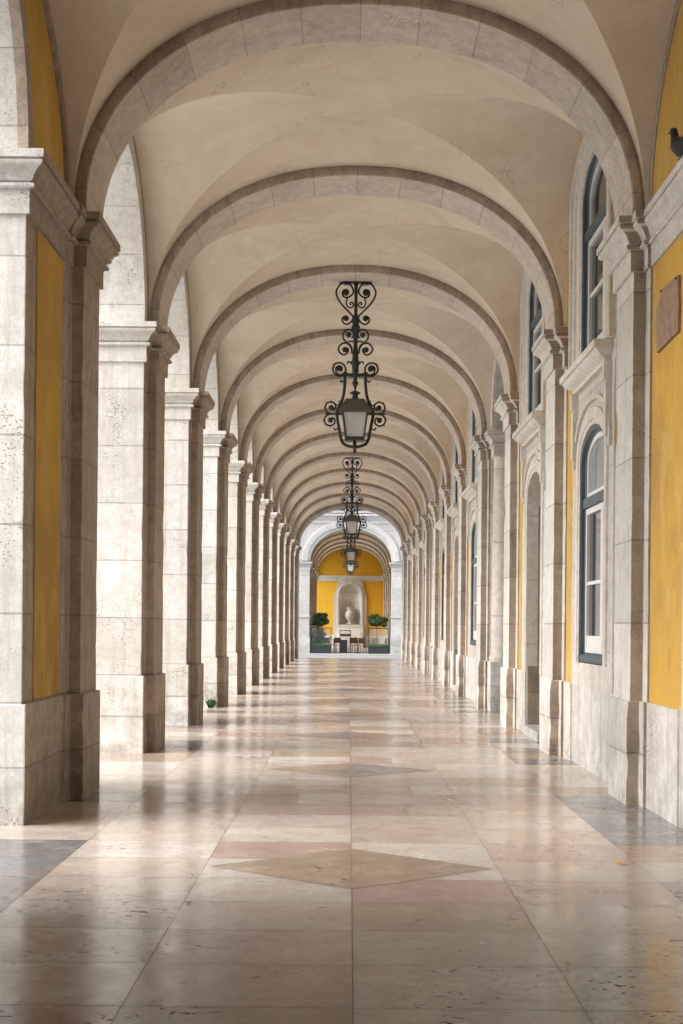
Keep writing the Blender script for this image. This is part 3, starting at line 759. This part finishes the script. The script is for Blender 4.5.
bl = MB(); bl.box(-14, 14, -.25, -.1, 8.45, 8.6); bl.box(-14, 14, -.25, -.1, 7.6, 7.72)
bal = bl.build('balustrade', 'limestone_far', FB)
q = MB()
for i in range(-20, 21): q.lathe([(.04, 7.72), (.07, 7.85), (.09, 8.0), (.045, 8.25), (.05, 8.45)], 8, (i*.32, -.17, 0))
q.build('baluster', 'limestone_far', bal, smooth=True)
for x in (-4.5, -1.5, 1.5, 4.5):
    o = MB().box(x-1.1, x+1.1, -.03, .3, 7.7, 10.6).build('window', 'window_glass', FB)
    MB().box(x-1.3, x-1.1, -.07, .2, 7.6, 10.7).box(x+1.1, x+1.3, -.07, .2, 7.6, 10.7).box(x-1.3, x+1.3, -.08, .2, 10.6, 10.85).build('frame', 'limestone_far', o)
for k in range(1, 5):
    dup(pier, (0, L*k, 0), FB); dup(rib, (0, L*k, 0), FB); 
    pp = dup(pil, (0, L*k, 0), FB)
for k in range(0, 5):
    dup(vault, (0, L*k, 0), FB); dup(side, (0, L*k, 0), FB)
    MB().box(WAL, 2.8, .41, 4.91, PLH, 7.4).build('wall', 'far_yellow_stucco', FB).location.y = L*k
    MB().box(2.43, 2.85, .41, 4.91, -.3, PLH).build('base_course', 'limestone', FB, jt=jz()).location.y = L*k
yE = 22.6
# end wall: yellow ground with a stone niche
ew = slab(-3.5, 3.2, 0, 7.4, [(0, 1.05, .6, 3.6, .9)], yE, yE+.5, FW).build('end_wall', 'far_yellow_stucco', FB)
ns = slab(-1.19, 1.19, 0, lambda a: 4.80 if abs(a) < .84 else 4.62-.95*(.5-.5*math.cos(PI*min(1, (abs(a)-.84)/.33))), [(0, .79, 1.60, 3.60, .79)], yE-.12, yE+.1, FW)
nso = ns.build('niche', 'limestone_far', FB, autos=True)
rg = []
for j in range(15):
    z = 1.60+j*.135
    rg.append([(-.79*math.cos(PI*i/16), yE-.02+.72*math.sin(PI*i/16), z) for i in range(17)])
rg.append([(-.79*math.cos(PI*i/16), yE-.02+.72*math.sin(PI*i/16), 3.60) for i in range(17)])
for j in range(1, 9):
    a = PI/2*j/8; rg.append([(-.79*math.cos(a)*math.cos(PI*i/16), yE-.02+.72*math.cos(a)*math.sin(PI*i/16), 3.60+.79*math.sin(a)) for i in range(17)])
MB().loft(rg, closed=False, cap=False).build('niche_shell', 'limestone', nso, smooth=True, jt=jz(.6))
MB().box(-.79, .79, yE-.02, yE+.75, 1.4, 1.602).build('niche_floor', 'limestone_far', nso)
mo = MB(); s_ = sweep(outline(0, .79, 1.60, 3.60, .79, 24), [(0, yE), (0, yE-.16), (.05, yE-.18), (.14, yE-.18), (.16, yE-.14), (.16, yE)], FW); mo.add(s_.v, s_.f)
mo.build('architrave', 'limestone_far', nso, autos=True)
molding([(-3.4, yE-.02), (3.2, yE-.02), (3.2, yE+.3), (-3.4, yE+.3)], [(0, SPR-.40), (.03, SPR-.40), (.03, SPR-.26), (.05, SPR-.25), (.12, SPR-.12), (.14, SPR-.05), (.14, SPR), (0, SPR+.005)]).build('impost', 'limestone_far', FB, autos=True)
MB().box(-3.4, -1.2, yE-.05, yE+.2, 0, PLH).box(1.2, 3.2, yE-.05, yE+.2, 0, PLH).build('base_course', 'limestone', FB, jt=jz())
pdst = MB(); pdst.box(-.95, .95, yE-.40, yE-.125, 0, 1.45); pdst.box(-1.0, 1.0, yE-.45, yE-.11, 1.45, 1.56)
pdst.box(.25, .8, yE-.43, yE-.39, .3, 1.1); pdst.box(-.8, -.25, yE-.43, yE-.39, .3, 1.1)
pdst.build('niche_pedestal', 'limestone', nso, bevel=.015, jt=jz(.45))
MB().box(-3.5, 8, -.0+.81, yE+.6, 7.42, 12).build('roof', 'white_render', FB)
ff = MB().box(-3.6, 3.3, .02, yE+.5, -.2, .0).build('paving', 'kerb_stone', FB)
def W(x, yl, z=0): return (XC+.03+x, FY+yl, -.12+z*1.045)
# vase
v = MB().lathe([(.20, 0), (.22, .05), (.16, .10), (.10, .16), (.12, .22), (.24, .34), (.33, .52), (.345, .68), (.30, .80), (.19, .90), (.16, .96), (.20, 1.03), (.24, 1.07), (.22, 1.10), (.16, 1.08)], 28).build('vase', 'old_marble', smooth=True)
v.location = W(0, yE+.12, 1.605); v.scale = (1.08, 1.08, 1.12); tag(v, 'white marble urn standing in the arched niche of the yellow wall', 'vase')
h = MB()
for s in (-1, 1): h.tube([(s*.30, 0, .80), (s*.40, 0, .86), (s*.38, 0, .98), (s*.22, 0, .98)], .025, 6)
h.build('handle', 'old_marble', v)
MB().box(-.27, .27, -.27, .27, -.0, .06).build('base', 'old_marble', v)

# ------------------------------------------------------------------ lanterns
def crv(pts, n=5):
    P_ = [pts[0]]+list(pts)+[pts[-1]]; out = []
    for i in range(1, len(P_)-2):
        for k in range(n):
            t = k/n; a, b, c, d = P_[i-1:i+3]
            out.append(tuple(.5*((2*b[j])+(-a[j]+c[j])*t+(2*a[j]-5*b[j]+4*c[j]-d[j])*t*t+(-a[j]+3*b[j]-3*c[j]+d[j])*t**3) for j in range(len(b))))
    out.append(tuple(pts[-1])); return out
def spiral(cx, cz, r0, a0, a1, r1, n=16):
    return [(cx+(r0+(r1-r0)*i/n)*math.cos(a0+(a1-a0)*i/n), cz+(r0+(r1-r0)*i/n)*math.sin(a0+(a1-a0)*i/n)) for i in range(n+1)]
def make_lantern():
    root = empty('lantern')
    K = 65.0
    A = lambda zx, zy: ((zx-340)/10.35/K, -(zy-75)/10.35/K)          # upper ironwork
    Bc = lambda zx, zy: ((zx-338)/9.23/K, -((zy/9.23)+355-282.3)/K)   # lantern frame
    def tb(b, pts, r, s=1): b.tube([(s*x, 0, z) for x, z in pts], r, 7)
    # stem
    st = MB(); st.lathe([(.026, 0), (.03, -.05), (.026, -.1), (.026, -.5), (.05, -.54), (.06, -.60), (.05, -.66), (.07, -.70), (.065, -.72), (.035, -.76), (.032, -1.0), (.045, -1.1), (.05, -1.2), (.07, -1.24), (.055, -1.27), (.05, -1.36), (.045, -1.42), (.03, -1.46), (.03, -1.52), (.045, -1.545), (.05, -1.57), (.03, -1.60), (.01, -1.635)][::-1], 12)
    st.box(-.05, .05, -.05, .05, -.035, .0)
    st.build('stem', 'iron', root, autos=True)
    pl = MB(); pl.box(-.26, .26, -.07, .07, -.018, .012); pl.box(-.19, -.07, -.05, .05, -.05, -.018); pl.box(.07, .19, -.05, .05, -.05, -.018); pl.build('ceiling_plate', 'iron', root)
    for s in (-1, 1):
        b = MB()
        e = A(238, 190)
        tb(b, crv([A(245, 205), A(262, 190), A(245, 160), A(205, 175), A(208, 225), A(250, 240), A(300, 210), A(312, 165), A(285, 115), A(235, 92), A(180, 105), A(140, 165), A(140, 215), A(170, 280), A(220, 340), A(270, 390), A(315, 440)]), .0148, s)
        b.ball((s*e[0], 0, e[1]), (.05, .03, .05))
        tb(b, crv([A(255, 240), A(240, 290), A(255, 335), A(290, 345), A(315, 320), A(300, 290), A(280, 300), A(290, 318)]), .012, s)
        e = A(240, 455); b.ball((s*e[0], 0, e[1]), (.045, .03, .045))
        tb(b, crv([A(250, 430), A(215, 440), A(200, 475), A(225, 510), A(265, 512), A(300, 480), A(315, 440)]), .0142, s)
        b.build('scroll', 'iron', root, autos=True)
        b = MB(); e = A(268, 627); b.ball((s*e[0], 0, e[1]), (.042, .028, .042))
        tb(b, crv([A(300, 660), A(320, 620), A(300, 580), A(250, 572), A(212, 610), A(215, 665), A(250, 705), A(290, 735), A(305, 780)]), .0135, s)
        tb(b, crv([A(330, 700), A(290, 690), A(262, 700)]), .012, s)
        e = A(232, 778); b.ball((s*e[0], 0, e[1]), (.045, .028, .045))
        tb(b, crv([A(262, 760), A(262, 800), A(225, 832), A(175, 805), A(168, 755), A(205, 715), A(255, 715), A(295, 760), A(305, 820)]), .0142, s)
        tb(b, [A(168, 775), A(145, 775)], [.010, .004], s)
        tb(b, crv([A(300, 930), A(285, 905), A(262, 905), A(258, 925)]), .012, s)
        b.build('scroll', 'iron', root, autos=True)
        # side arm of the frame with its scrolls
        b = MB()
        tb(b, crv([Bc(338, 188), Bc(290, 190), Bc(248, 180)]), .027, s)
        tb(b, crv([Bc(240, 165), Bc(244, 240), Bc(240, 310), Bc(228, 390), Bc(200, 470), Bc(172, 530), Bc(178, 600), Bc(195, 690), Bc(212, 780), Bc(240, 825), Bc(290, 845), Bc(338, 852)]), .024, s)
        e = Bc(187, 133); b.ball((s*e[0], 0, e[1]), (.04, .028, .04))
        tb(b, crv([Bc(205, 160), Bc(218, 130), Bc(195, 105), Bc(160, 120), Bc(165, 165), Bc(205, 190), Bc(245, 160)]), .012, s)
        tb(b, crv([Bc(250, 165), Bc(243, 110), Bc(205, 80), Bc(155, 85), Bc(132, 125), Bc(140, 165), Bc(185, 200), Bc(240, 190)]), .0155, s)
        tb(b, [Bc(145, 100), Bc(125, 85)], [.010, .004], s)
        for zx, zy, zz in ((118, 490, 1), (112, 605, -1)):
            e = Bc(zx, zy); b.ball((s*e[0], 0, e[1]), (.042, .028, .042))
            f = lambda a, b_: Bc(zx+a, zy-zz*b_)
            tb(b, crv([f(78, -52), f(30, -56), f(-25, -48), f(-54, -10), f(-42, 35), f(0, 52), f(38, 30), f(38, -10), f(15, -22)]), .0142, s)
            for a, c_ in ((-54, 0), (-38, 42), (0, 54)): tb(b, [f(a, c_), f(a*1.3, c_*1.3)], [.009, .003], s)
        tb(b, [Bc(60, 548), Bc(215, 548)], .012, s)
        tb(b, crv([Bc(150, 470), Bc(190, 460), Bc(200, 425)]), .012, s)
        tb(b, crv([Bc(185, 680), Bc(155, 695), Bc(145, 670)]), .012, s)
        tb(b, crv([Bc(238, 230), Bc(212, 255), Bc(200, 235)]), .012, s)
        b.build('side_arm', 'iron', root, autos=True)
    # the lantern body, four sided
    def sq(hx, z): return [(-hx, -hx, z), (hx, -hx, z), (hx, hx, z), (-hx, hx, z)]
    zT, zR, zG0, zG1 = Bc(0, 418)[1], Bc(0, 522)[1], Bc(0, 543)[1], Bc(0, 770)[1]
    w = lambda px: px/9.23/K
    b = MB(); b.loft([sq(w(84), zT), sq(w(140), zR+.02), sq(w(150), zR), sq(w(150), zR-.02), sq(w(120), zG0)][::-1])
    rf = b.build('roof', 'lantern_roof', root, bevel=.004)
    b = MB(); b.lathe([(.03, zT-.0), (.065, zT), (.055, zT+.03), (.04, zT+.05), (.045, zT+.08), (.085, zT+.10), (.08, zT+.115), (.03, zT+.135), (.012, zT+.15), (.012, zT+.165), (.025, zT+.185), (.005, zT+.22)], 12); b.build('finial', 'iron', rf, smooth=True)
    g0, g1 = w(112), w(80)
    MB().loft([sq(g1-.006, zG1), sq(g0-.006, zG0)]).build('glass', 'lantern_glass', root)
    b = MB()
    for sx in (-1, 1):
        for sy in (-1, 1): b.tube([(sx*g0, sy*g0, zG0), (sx*g1, sy*g1, zG1-.03)], .013, 4)
    b.loft([sq(g1+.012, zG1-.045), sq(g1+.016, zG1-.02), sq(g1+.012, zG1+.01)]); b.build('glazing_bars', 'iron', root)
    b = MB(); b.lathe([(.005, zG1-.24), (.03, zG1-.20), (.022, zG1-.17), (.045, zG1-.14), (.03, zG1-.11), (.02, zG1-.02)], 10)
    for sx in (-1, 1): b.tube([(sx*w(125), 0, zG1+.0-.03), (sx*g1, 0, zG1-.03)], .01, 5)
    b.build('pendant', 'iron', root, smooth=True)
    return root
lan = make_lantern()
ly = [Y0+2*L+.62, Y0+7*L+.55, YE+.3, FY+.0+.2]
LAB = ['wrought iron scrollwork lantern hanging lowest, nearest the viewer, with large frosted glass body',
       'second lantern along the vault, its scrolled side arms against the pale far facade',
       'third lantern, small dark one against the far vault ribs above the yellow wall',
       'smallest and last lantern, pale glass box against the yellow end wall']
for i, y in enumerate(ly):
    o = lan if i == 0 else dup(lan, (0, 0, 0))
    z = CRN if i < 2 else CRN-.03
    if i == 3: z = CRN*1.045-.12
    o.location = (XC+.01, y, z); tag(o, LAB[i], 'lantern', 'wrought iron lanterns hung along the vault')

# ------------------------------------------------------------------ small things near by
def build_pigeon():
    b = MB()
    # body axis: local +x is forward
    secs = [(-.20, .055, .012, .018), (-.15, .06, .022, .024), (-.09, .065, .045, .045), (-.02, .075, .062, .062), (.05, .088, .062, .066), (.095, .118, .046, .050), (.112, .155, .030, .032), (.118, .185, .024, .026), (.124, .208, .027, .027), (.134, .226, .020, .018), (.14, .236, .006, .006)]
    rings = []
    for i, (x, z, ry, rz) in enumerate(secs):
        t = 0 if i < 4 else min(1, (i-3)/3)*R(62)
        rings.append([(x-math.sin(t)*rz*math.sin(2*PI*k/14), ry*math.cos(2*PI*k/14), z+math.cos(t)*rz*math.sin(2*PI*k/14)) for k in range(14)])
    b.loft(rings); o = b.build('pigeon', 'pigeon_dark', smooth=True)
    MB().loft([[(.152, -.006, .214), (.152, .006, .214), (.152, .006, .222), (.152, -.006, .222)], [(.176, -.002, .209), (.176, .002, .209), (.176, .002, .212), (.176, -.002, .212)]]).build('beak', 'beak', o)
    for s in (-1, 1):
        w_ = MB(); w_.ball((-.03, s*.055, .08), (.115, .016, .042), 12, 8); w_.build('wing', 'pigeon_dark', o, smooth=True)
        f = MB(); f.tube([(.02, s*.022, .04), (.025, s*.022, .004)], .004, 5)
        for a in (-.5, 0, .5, PI): f.tube([(.025, s*.022, .004), (.025+.03*math.cos(a), s*.022+.03*math.sin(a), .003)], .003, 4)
        f.build('foot', 'pigeon_foot', o)
        e = MB(); e.ball((.133, s*.022, .214), .004, 6, 4); e.build('eye', 'leaf_yellow', o)
    MB().loft([[(-.17, -.02, .052), (-.17, .02, .052), (-.17, .02, .06), (-.17, -.02, .06)], [(-.30, -.035, .035), (-.30, .035, .035), (-.30, .035, .04), (-.30, -.035, .04)]]).build('tail', 'pigeon_dark', o)
    return o
pg = build_pigeon(); pg.location = (XC+WR-.06, 10.28, CT+.003); pg.rotation_euler.z = R(118); pg.scale = (1.15, 1.15, 1.15)
tag(pg, 'dark pigeon perched on the stone cornice beside yellow wall', 'pigeon')
# broken plaque on the yellow wall
xw = XC+WR-.004
pl = [(11.40, 3.74), (11.42, 4.02), (11.40, 4.12), (11.31, 4.17), (11.24, 4.22), (11.0, 4.215), (10.68, 4.20), (10.66, 3.95), (10.68, 3.76), (10.9, 3.762), (11.1, 3.752), (11.25, 3.748)]
b = MB(); n = len(pl)
b.add([(xw-.022, y, z) for y, z in pl]+[(xw+.01, y, z) for y, z in pl], [tuple(range(n)), tuple(range(n, 2*n))[::-1]]+[(i, (i+1) % n, n+(i+1) % n, n+i) for i in range(n)])
pq = b.build('wall_plaque', 'plaque_stone', bevel=.004); tag(pq, 'worn brownish plaque with broken corners fixed on the yellow wall', 'plaque')
for y, z in ((11.23, 4.205), (10.72, 4.18)): b = MB(); b.ball((xw-.024, y, z), .011, 8, 5); b.build('bolt', 'iron', pq)
# weed at the foot of a pier, leaf on the paving
def tuft(name, n, h, rad, mat, seed):
    r_ = random.Random(seed); b = MB()
    for i in range(n):
        a = r_.uniform(0, 2*PI); l = r_.uniform(.5, 1)*h; d = r_.uniform(.1, 1)*rad; bx, by = r_.uniform(-.4, .4)*rad, r_.uniform(-.4, .4)*rad
        w_ = r_.uniform(.012, .03); ca_, sa = math.cos(a), math.sin(a)
        p0 = (bx, by, 0); p1 = (bx+ca_*d*.5, by+sa*d*.5, l*.7); p2 = (bx+ca_*d, by+sa*d, l)
        b.add([(p0[0]-sa*.006, p0[1]+ca_*.006, 0), (p0[0]+sa*.006, p0[1]-ca_*.006, 0), (p1[0]+sa*w_, p1[1]-ca_*w_, p1[2]), p2, (p1[0]-sa*w_, p1[1]+ca_*w_, p1[2])], [(0, 1, 2, 3, 4)])
    return b.build(name, mat, merge=False)
o = tuft('weed', 60, .17, .10, 'leaf_green', 3); o.location = (XC-2.50, Y0+3*L-.40, .005); tag(o, 'green weed tuft growing at the foot of a white pier', 'plant')
b = MB(); b.add([(0, -.05, .012), (.025, -.01, .004), (.02, .03, .010), (0, .055, .022), (-.022, .03, .009), (-.025, -.01, .006)], [(0, 1, 2, 3, 4, 5)])
b.tube([(0, -.05, .012), (.01, -.085, .008)], .002, 4)
o = b.build('fallen_leaf', 'leaf_yellow'); o.location = (1.74, 8.85, .004); o.rotation_euler.z = 1.1; tag(o, 'small yellow fallen leaf lying on the polished paving', 'leaf')

# ------------------------------------------------------------------ terrace before the niche
def leafball(b, c, r, n, rnd, size=.06):
    for i in range(n):
        d = Vector((rnd.gauss(0, 1), rnd.gauss(0, 1), rnd.gauss(0, 1))).normalized(); k = rnd.uniform(.55, 1.04)
        p = Vector((c[0]+d.x*r[0]*k, c[1]+d.y*r[1]*k, c[2]+d.z*r[2]*k))
        u = Vector((rnd.gauss(0, 1), rnd.gauss(0, 1), rnd.gauss(0, 1))).normalized(); w_ = d.cross(u)
        if w_.length < .1: continue
        w_.normalize(); u = (d*.6+w_.cross(d)).normalized(); s = rnd.uniform(.6, 1.2)*size
        b.add([tuple(p-w_*s*.5), tuple(p+u*s), tuple(p+w_*s*.5), tuple(p-u*s)], [(0, 1, 2, 3)])
def make_tree(seed):
    rnd = random.Random(seed); o = empty('topiary_tree')
    b = MB(); leafball(b, (0, 0, 1.90), (.42, .40, .32), 1500, rnd, .08)
    for q in range(16):
        a, e = rnd.uniform(0, 2*PI), rnd.uniform(-.6, 1.2); r0 = rnd.uniform(.22, .46)
        leafball(b, (r0*math.cos(a)*math.cos(e)*1.3, r0*math.sin(a)*math.cos(e), 1.86+r0*math.sin(e)*.95), (.17, .17, .15), 170, rnd, .09)
    for q in range(26):
        a = rnd.uniform(0, 2*PI); b.tube([(.4*math.cos(a), .4*math.sin(a), 1.9+rnd.uniform(-.2, .3)), (.66*math.cos(a), .6*math.sin(a), 1.95+rnd.uniform(-.4, .5))], [.008, .002], 4)
    b.build('crown', 'leaf_green', o, merge=False)
    MB().tube([(0, 0, .3), (.02, 0, .8), (0, .01, 1.8)], [.04, .035, .03], 8).build('trunk', 'bark', o)
    MB().lathe([(.17, 0), (.2, .1), (.24, .42), (.26, .44), (.25, .48), (.2, .46)], 18).build('pot', 'terracotta', o, smooth=True)
    return o
t1 = make_tree(1); t1.location = W(-1.82, 2.0); tag(t1, 'round clipped green tree on the far terrace, fuller crown, left of the niche', 'tree', 'potted trees on the terrace')
t2 = make_tree(5); t2.location = W(1.52, 2.0); tag(t2, 'round clipped green tree with a visible reddish trunk, right of the niche', 'tree', 'potted trees on the terrace')
b = MB(); leafball(b, (0, 0, .95), (.45, .3, .62), 900, random.Random(8), .08); b.build('undergrowth', 'leaf_green', t1, merge=False)
def make_planter():
    o = MB().box(-.59, .59, -.2, .2, 0, .43).box(-.61, .61, -.22, -.18, .40, .45).box(-.61, .61, .18, .22, .40, .45).build('planter', 'planter_black', bevel=.01)
    rnd = random.Random(4); b = MB()
    for i in range(900):
        x, y = rnd.uniform(-.56, .56), rnd.uniform(-.17, .17); l = rnd.uniform(.08, .22); a = rnd.uniform(0, 2*PI); w_ = .012
        b.add([(x-w_, y, .4), (x+w_, y, .4), (x+math.cos(a)*.06, y+math.sin(a)*.06, .4+l)], [(0, 1, 2)])
    b.build('grass', 'grass_green', o, merge=False); return o
p1 = make_planter(); p1.location = W(-1.66, .1); tag(p1, 'long black planter of green grass at the left pier of the far portal', 'planter', 'black planters at the far portal')
p2 = dup(p1, W(1.63, .1)); tag(p2, 'long black planter of green grass at the right pier of the far portal', 'planter', 'black planters at the far portal')
def make_screen():
    o = MB().quad((-.55, 0, .1), (.55, 0, .1), (.55, 0, 1.45), (-.55, 0, 1.45)).build('glass_screen', 'screen_glass')
    f = MB()
    for x in (-.57, .57): f.box(x-.02, x+.02, -.02, .02, 0, 1.47)
    f.box(-.55, .55, -.015, .015, 1.43, 1.47); f.box(-.55, .55, -.015, .015, .08, .12); f.build('frame', 'dark_metal', o); return o
s1 = make_screen(); s1.location = W(-1.66, 1.2); tag(s1, 'framed glass wind screen before the fuller round tree', 'screen', 'glass wind screens')
s2 = dup(s1, W(1.63, 1.2)); tag(s2, 'framed glass wind screen before the red trunked tree', 'screen', 'glass wind screens')
def make_table():
    o = empty('bistro_table'); b = MB(); b.box(-.38, .38, -.32, .32, .72, .76); b.build('table_top', 'orange_wood', o, bevel=.008)
    MB().lathe([(.2, 0), (.2, .03), (.03, .05), (.028, .72)], 12).build('pedestal', 'dark_metal', o)
    return o
def make_chair():
    o = empty('bistro_chair')
    MB().box(-.21, .21, -.2, .2, .43, .47).build('seat', 'orange_wood', o, bevel=.01)
    for x in (-.19, .19):
        MB().tube([(x, -.18, 0), (x, -.17, .43)], .015, 6).build('leg', 'dark_metal', o)
        MB().tube([(x, .2, 0), (x, .17, .45), (x, .24, .88)], .015, 6).build('leg', 'dark_metal', o)
    MB().box(-.2, .2, .215, .235, .56, .88).build('backrest', 'bark', o, bevel=.006)
    return o
tb = make_table(); tb.location = W(-1.75, 3.6); tag(tb, 'orange topped bistro table behind the left planter', 'table', 'terrace tables')
tpos = [(-.95, 4.2, 'orange topped bistro table between left planter and the black stand'), (.45, 3.4, 'orange topped bistro table in the middle among dark chairs'), (1.35, 4.0, 'orange topped bistro table behind the right planter')]
for x, y, l in tpos: o = dup(tb, W(x, y)); tag(o, l, 'table', 'terrace tables')
ch = make_chair(); ch.location = W(-2.0, 3.1); ch.rotation_euler.z = PI; tag(ch, 'dark bistro chair at the outer left terrace table', 'chair', 'terrace chairs')
cpos = [(-1.0, 4.9, PI/2, 'dark bistro chair at the far side of the table beside the stand'), (.3, 4.3, .2, 'dark bistro chair behind the middle table, facing the street'), (1.9, 4.2, -PI/2+.3, 'dark bistro chair at the far right end of the terrace'), (-1.45, 3.0, PI+.3, 'dark bistro chair just left of the black stand, turned aside'), (-.7, 3.5, PI-.2, 'dark bistro chair half behind the black stand'), (.12, 2.8, PI+.2, 'dark bistro chair just right of the black stand'), (.75, 2.8, PI-.3, 'dark bistro chair in front of middle table, nearer the right planter'), (1.45, 3.3, PI, 'dark bistro chair beside the right planter'), (.95, 3.7, -PI/2, 'dark bistro chair on the right side of the middle table')]
for x, y, r_, l in cpos: o = dup(ch, W(x, y), rz=r_); tag(o, l, 'chair', 'terrace chairs')
# host stand
o = empty('menu_stand', W(-.28, 1.5)); tag(o, 'tall black menu stand with open frame top before the niche', 'stand')
MB().box(-.3, .12, -.2, .2, .03, .78).build('cabinet', 'dark_metal', o, bevel=.01)
f = MB()
for x in (-.31, .31):
    f.box(x-.02, x+.02, -.2, -.16, 0, 1.28); f.box(x-.02, x+.02, .16, .2, 0, 1.28)
f.box(-.34, .34, -.22, .22, 1.28, 1.33); f.build('frame', 'dark_metal', o)
MB().box(-.28, .30, -.205, -.195, .98, 1.12).build('shelf', 'dark_metal', o)
for i, (x, y, z, l) in enumerate([(-1.15, 4.0, .765, 'small yellow cloth box on table left of the black stand'), (.18, 1.4, .70, 'yellow lamp on the chair side of the black stand'), (1.25, 3.8, .765, 'small yellow cloth box on table behind the right planter')]):
    if i == 1: z, x, y = .765, .25, 3.25; l = 'small yellow cloth box on middle table beside the black stand'
    b = MB(); b.box(-.07, .07, -.07, .07, 0, .15); b.box(-.05, .05, -.05, .05, .15, .17); q = b.build('napkin_box', 'yellow_cloth', bevel=.02); q.location = W(x, y, z); tag(q, l, 'napkin box', 'yellow boxes on the terrace tables')

# ------------------------------------------------------------------ camera
f_px, pitch, yaw, roll, cys = 1397.1, .0009, -.0052, -.0089, 111.9
cy_, sy_ = math.cos(yaw), math.sin(yaw); cp, sp_ = math.cos(pitch), math.sin(pitch); cr, sr = math.cos(roll), math.sin(roll)
F = Vector((sy_*cp, cy_*cp, sp_)); Rt = Vector((cy_, -sy_, 0)); U = Rt.cross(F)
R2 = Rt*cr-U*sr; U2 = U*cr+Rt*sr
cam = bpy.data.cameras.new('camera'); co = bpy.data.objects.new('camera', cam); COL.objects.link(co)
M = Matrix.Identity(4)
for i in range(3): M[i][0] = R2[i]; M[i][1] = U2[i]; M[i][2] = -F[i]
M[0][3], M[1][3], M[2][3] = 0, 0, 1.5
co.matrix_world = M
cam.sensor_fit = 'HORIZONTAL'; cam.sensor_width = 36; cam.lens = f_px/683*36; cam.shift_y = cys/683; cam.clip_end = 5000; cam.clip_start = .05
sc.camera = co

# ------------------------------------------------------------------ light
EL, AZ = R(38), R(250)      # compass bearing the light comes from: behind the viewer and from the square
w = bpy.data.worlds.new('World'); sc.world = w; w.use_nodes = True; nt = w.node_tree; nt.nodes.clear()
bg = nt.nodes.new('ShaderNodeBackground'); out = nt.nodes.new('ShaderNodeOutputWorld'); sk = nt.nodes.new('ShaderNodeTexSky')
sk.sky_type = 'NISHITA'; sk.sun_disc = False; sk.sun_elevation = EL; sk.sun_rotation = AZ; sk.dust_density = 4; sk.air_density = 1.2
hs = nt.nodes.new('ShaderNodeHueSaturation'); hs.inputs['Saturation'].default_value = .5
nt.links.new(sk.outputs[0], hs.inputs['Color']); nt.links.new(hs.outputs[0], bg.inputs[0]); nt.links.new(bg.outputs[0], out.inputs[0])
bg.inputs[1].default_value = .42
sn = bpy.data.lights.new('sun', 'SUN'); sn.energy = 1.95; sn.angle = R(55); sn.color = (1, .995, .985)
so = bpy.data.objects.new('sun', sn); COL.objects.link(so)
d = Vector((math.sin(AZ)*math.cos(EL), math.cos(AZ)*math.cos(EL), math.sin(EL)))
so.rotation_euler = d.to_track_quat('Z', 'Y').to_euler()
sc.view_settings.view_transform = 'Standard'; sc.view_settings.look = 'None'; sc.view_settings.exposure = 0
sc.cycles.max_bounces = 10; sc.cycles.diffuse_bounces = 7
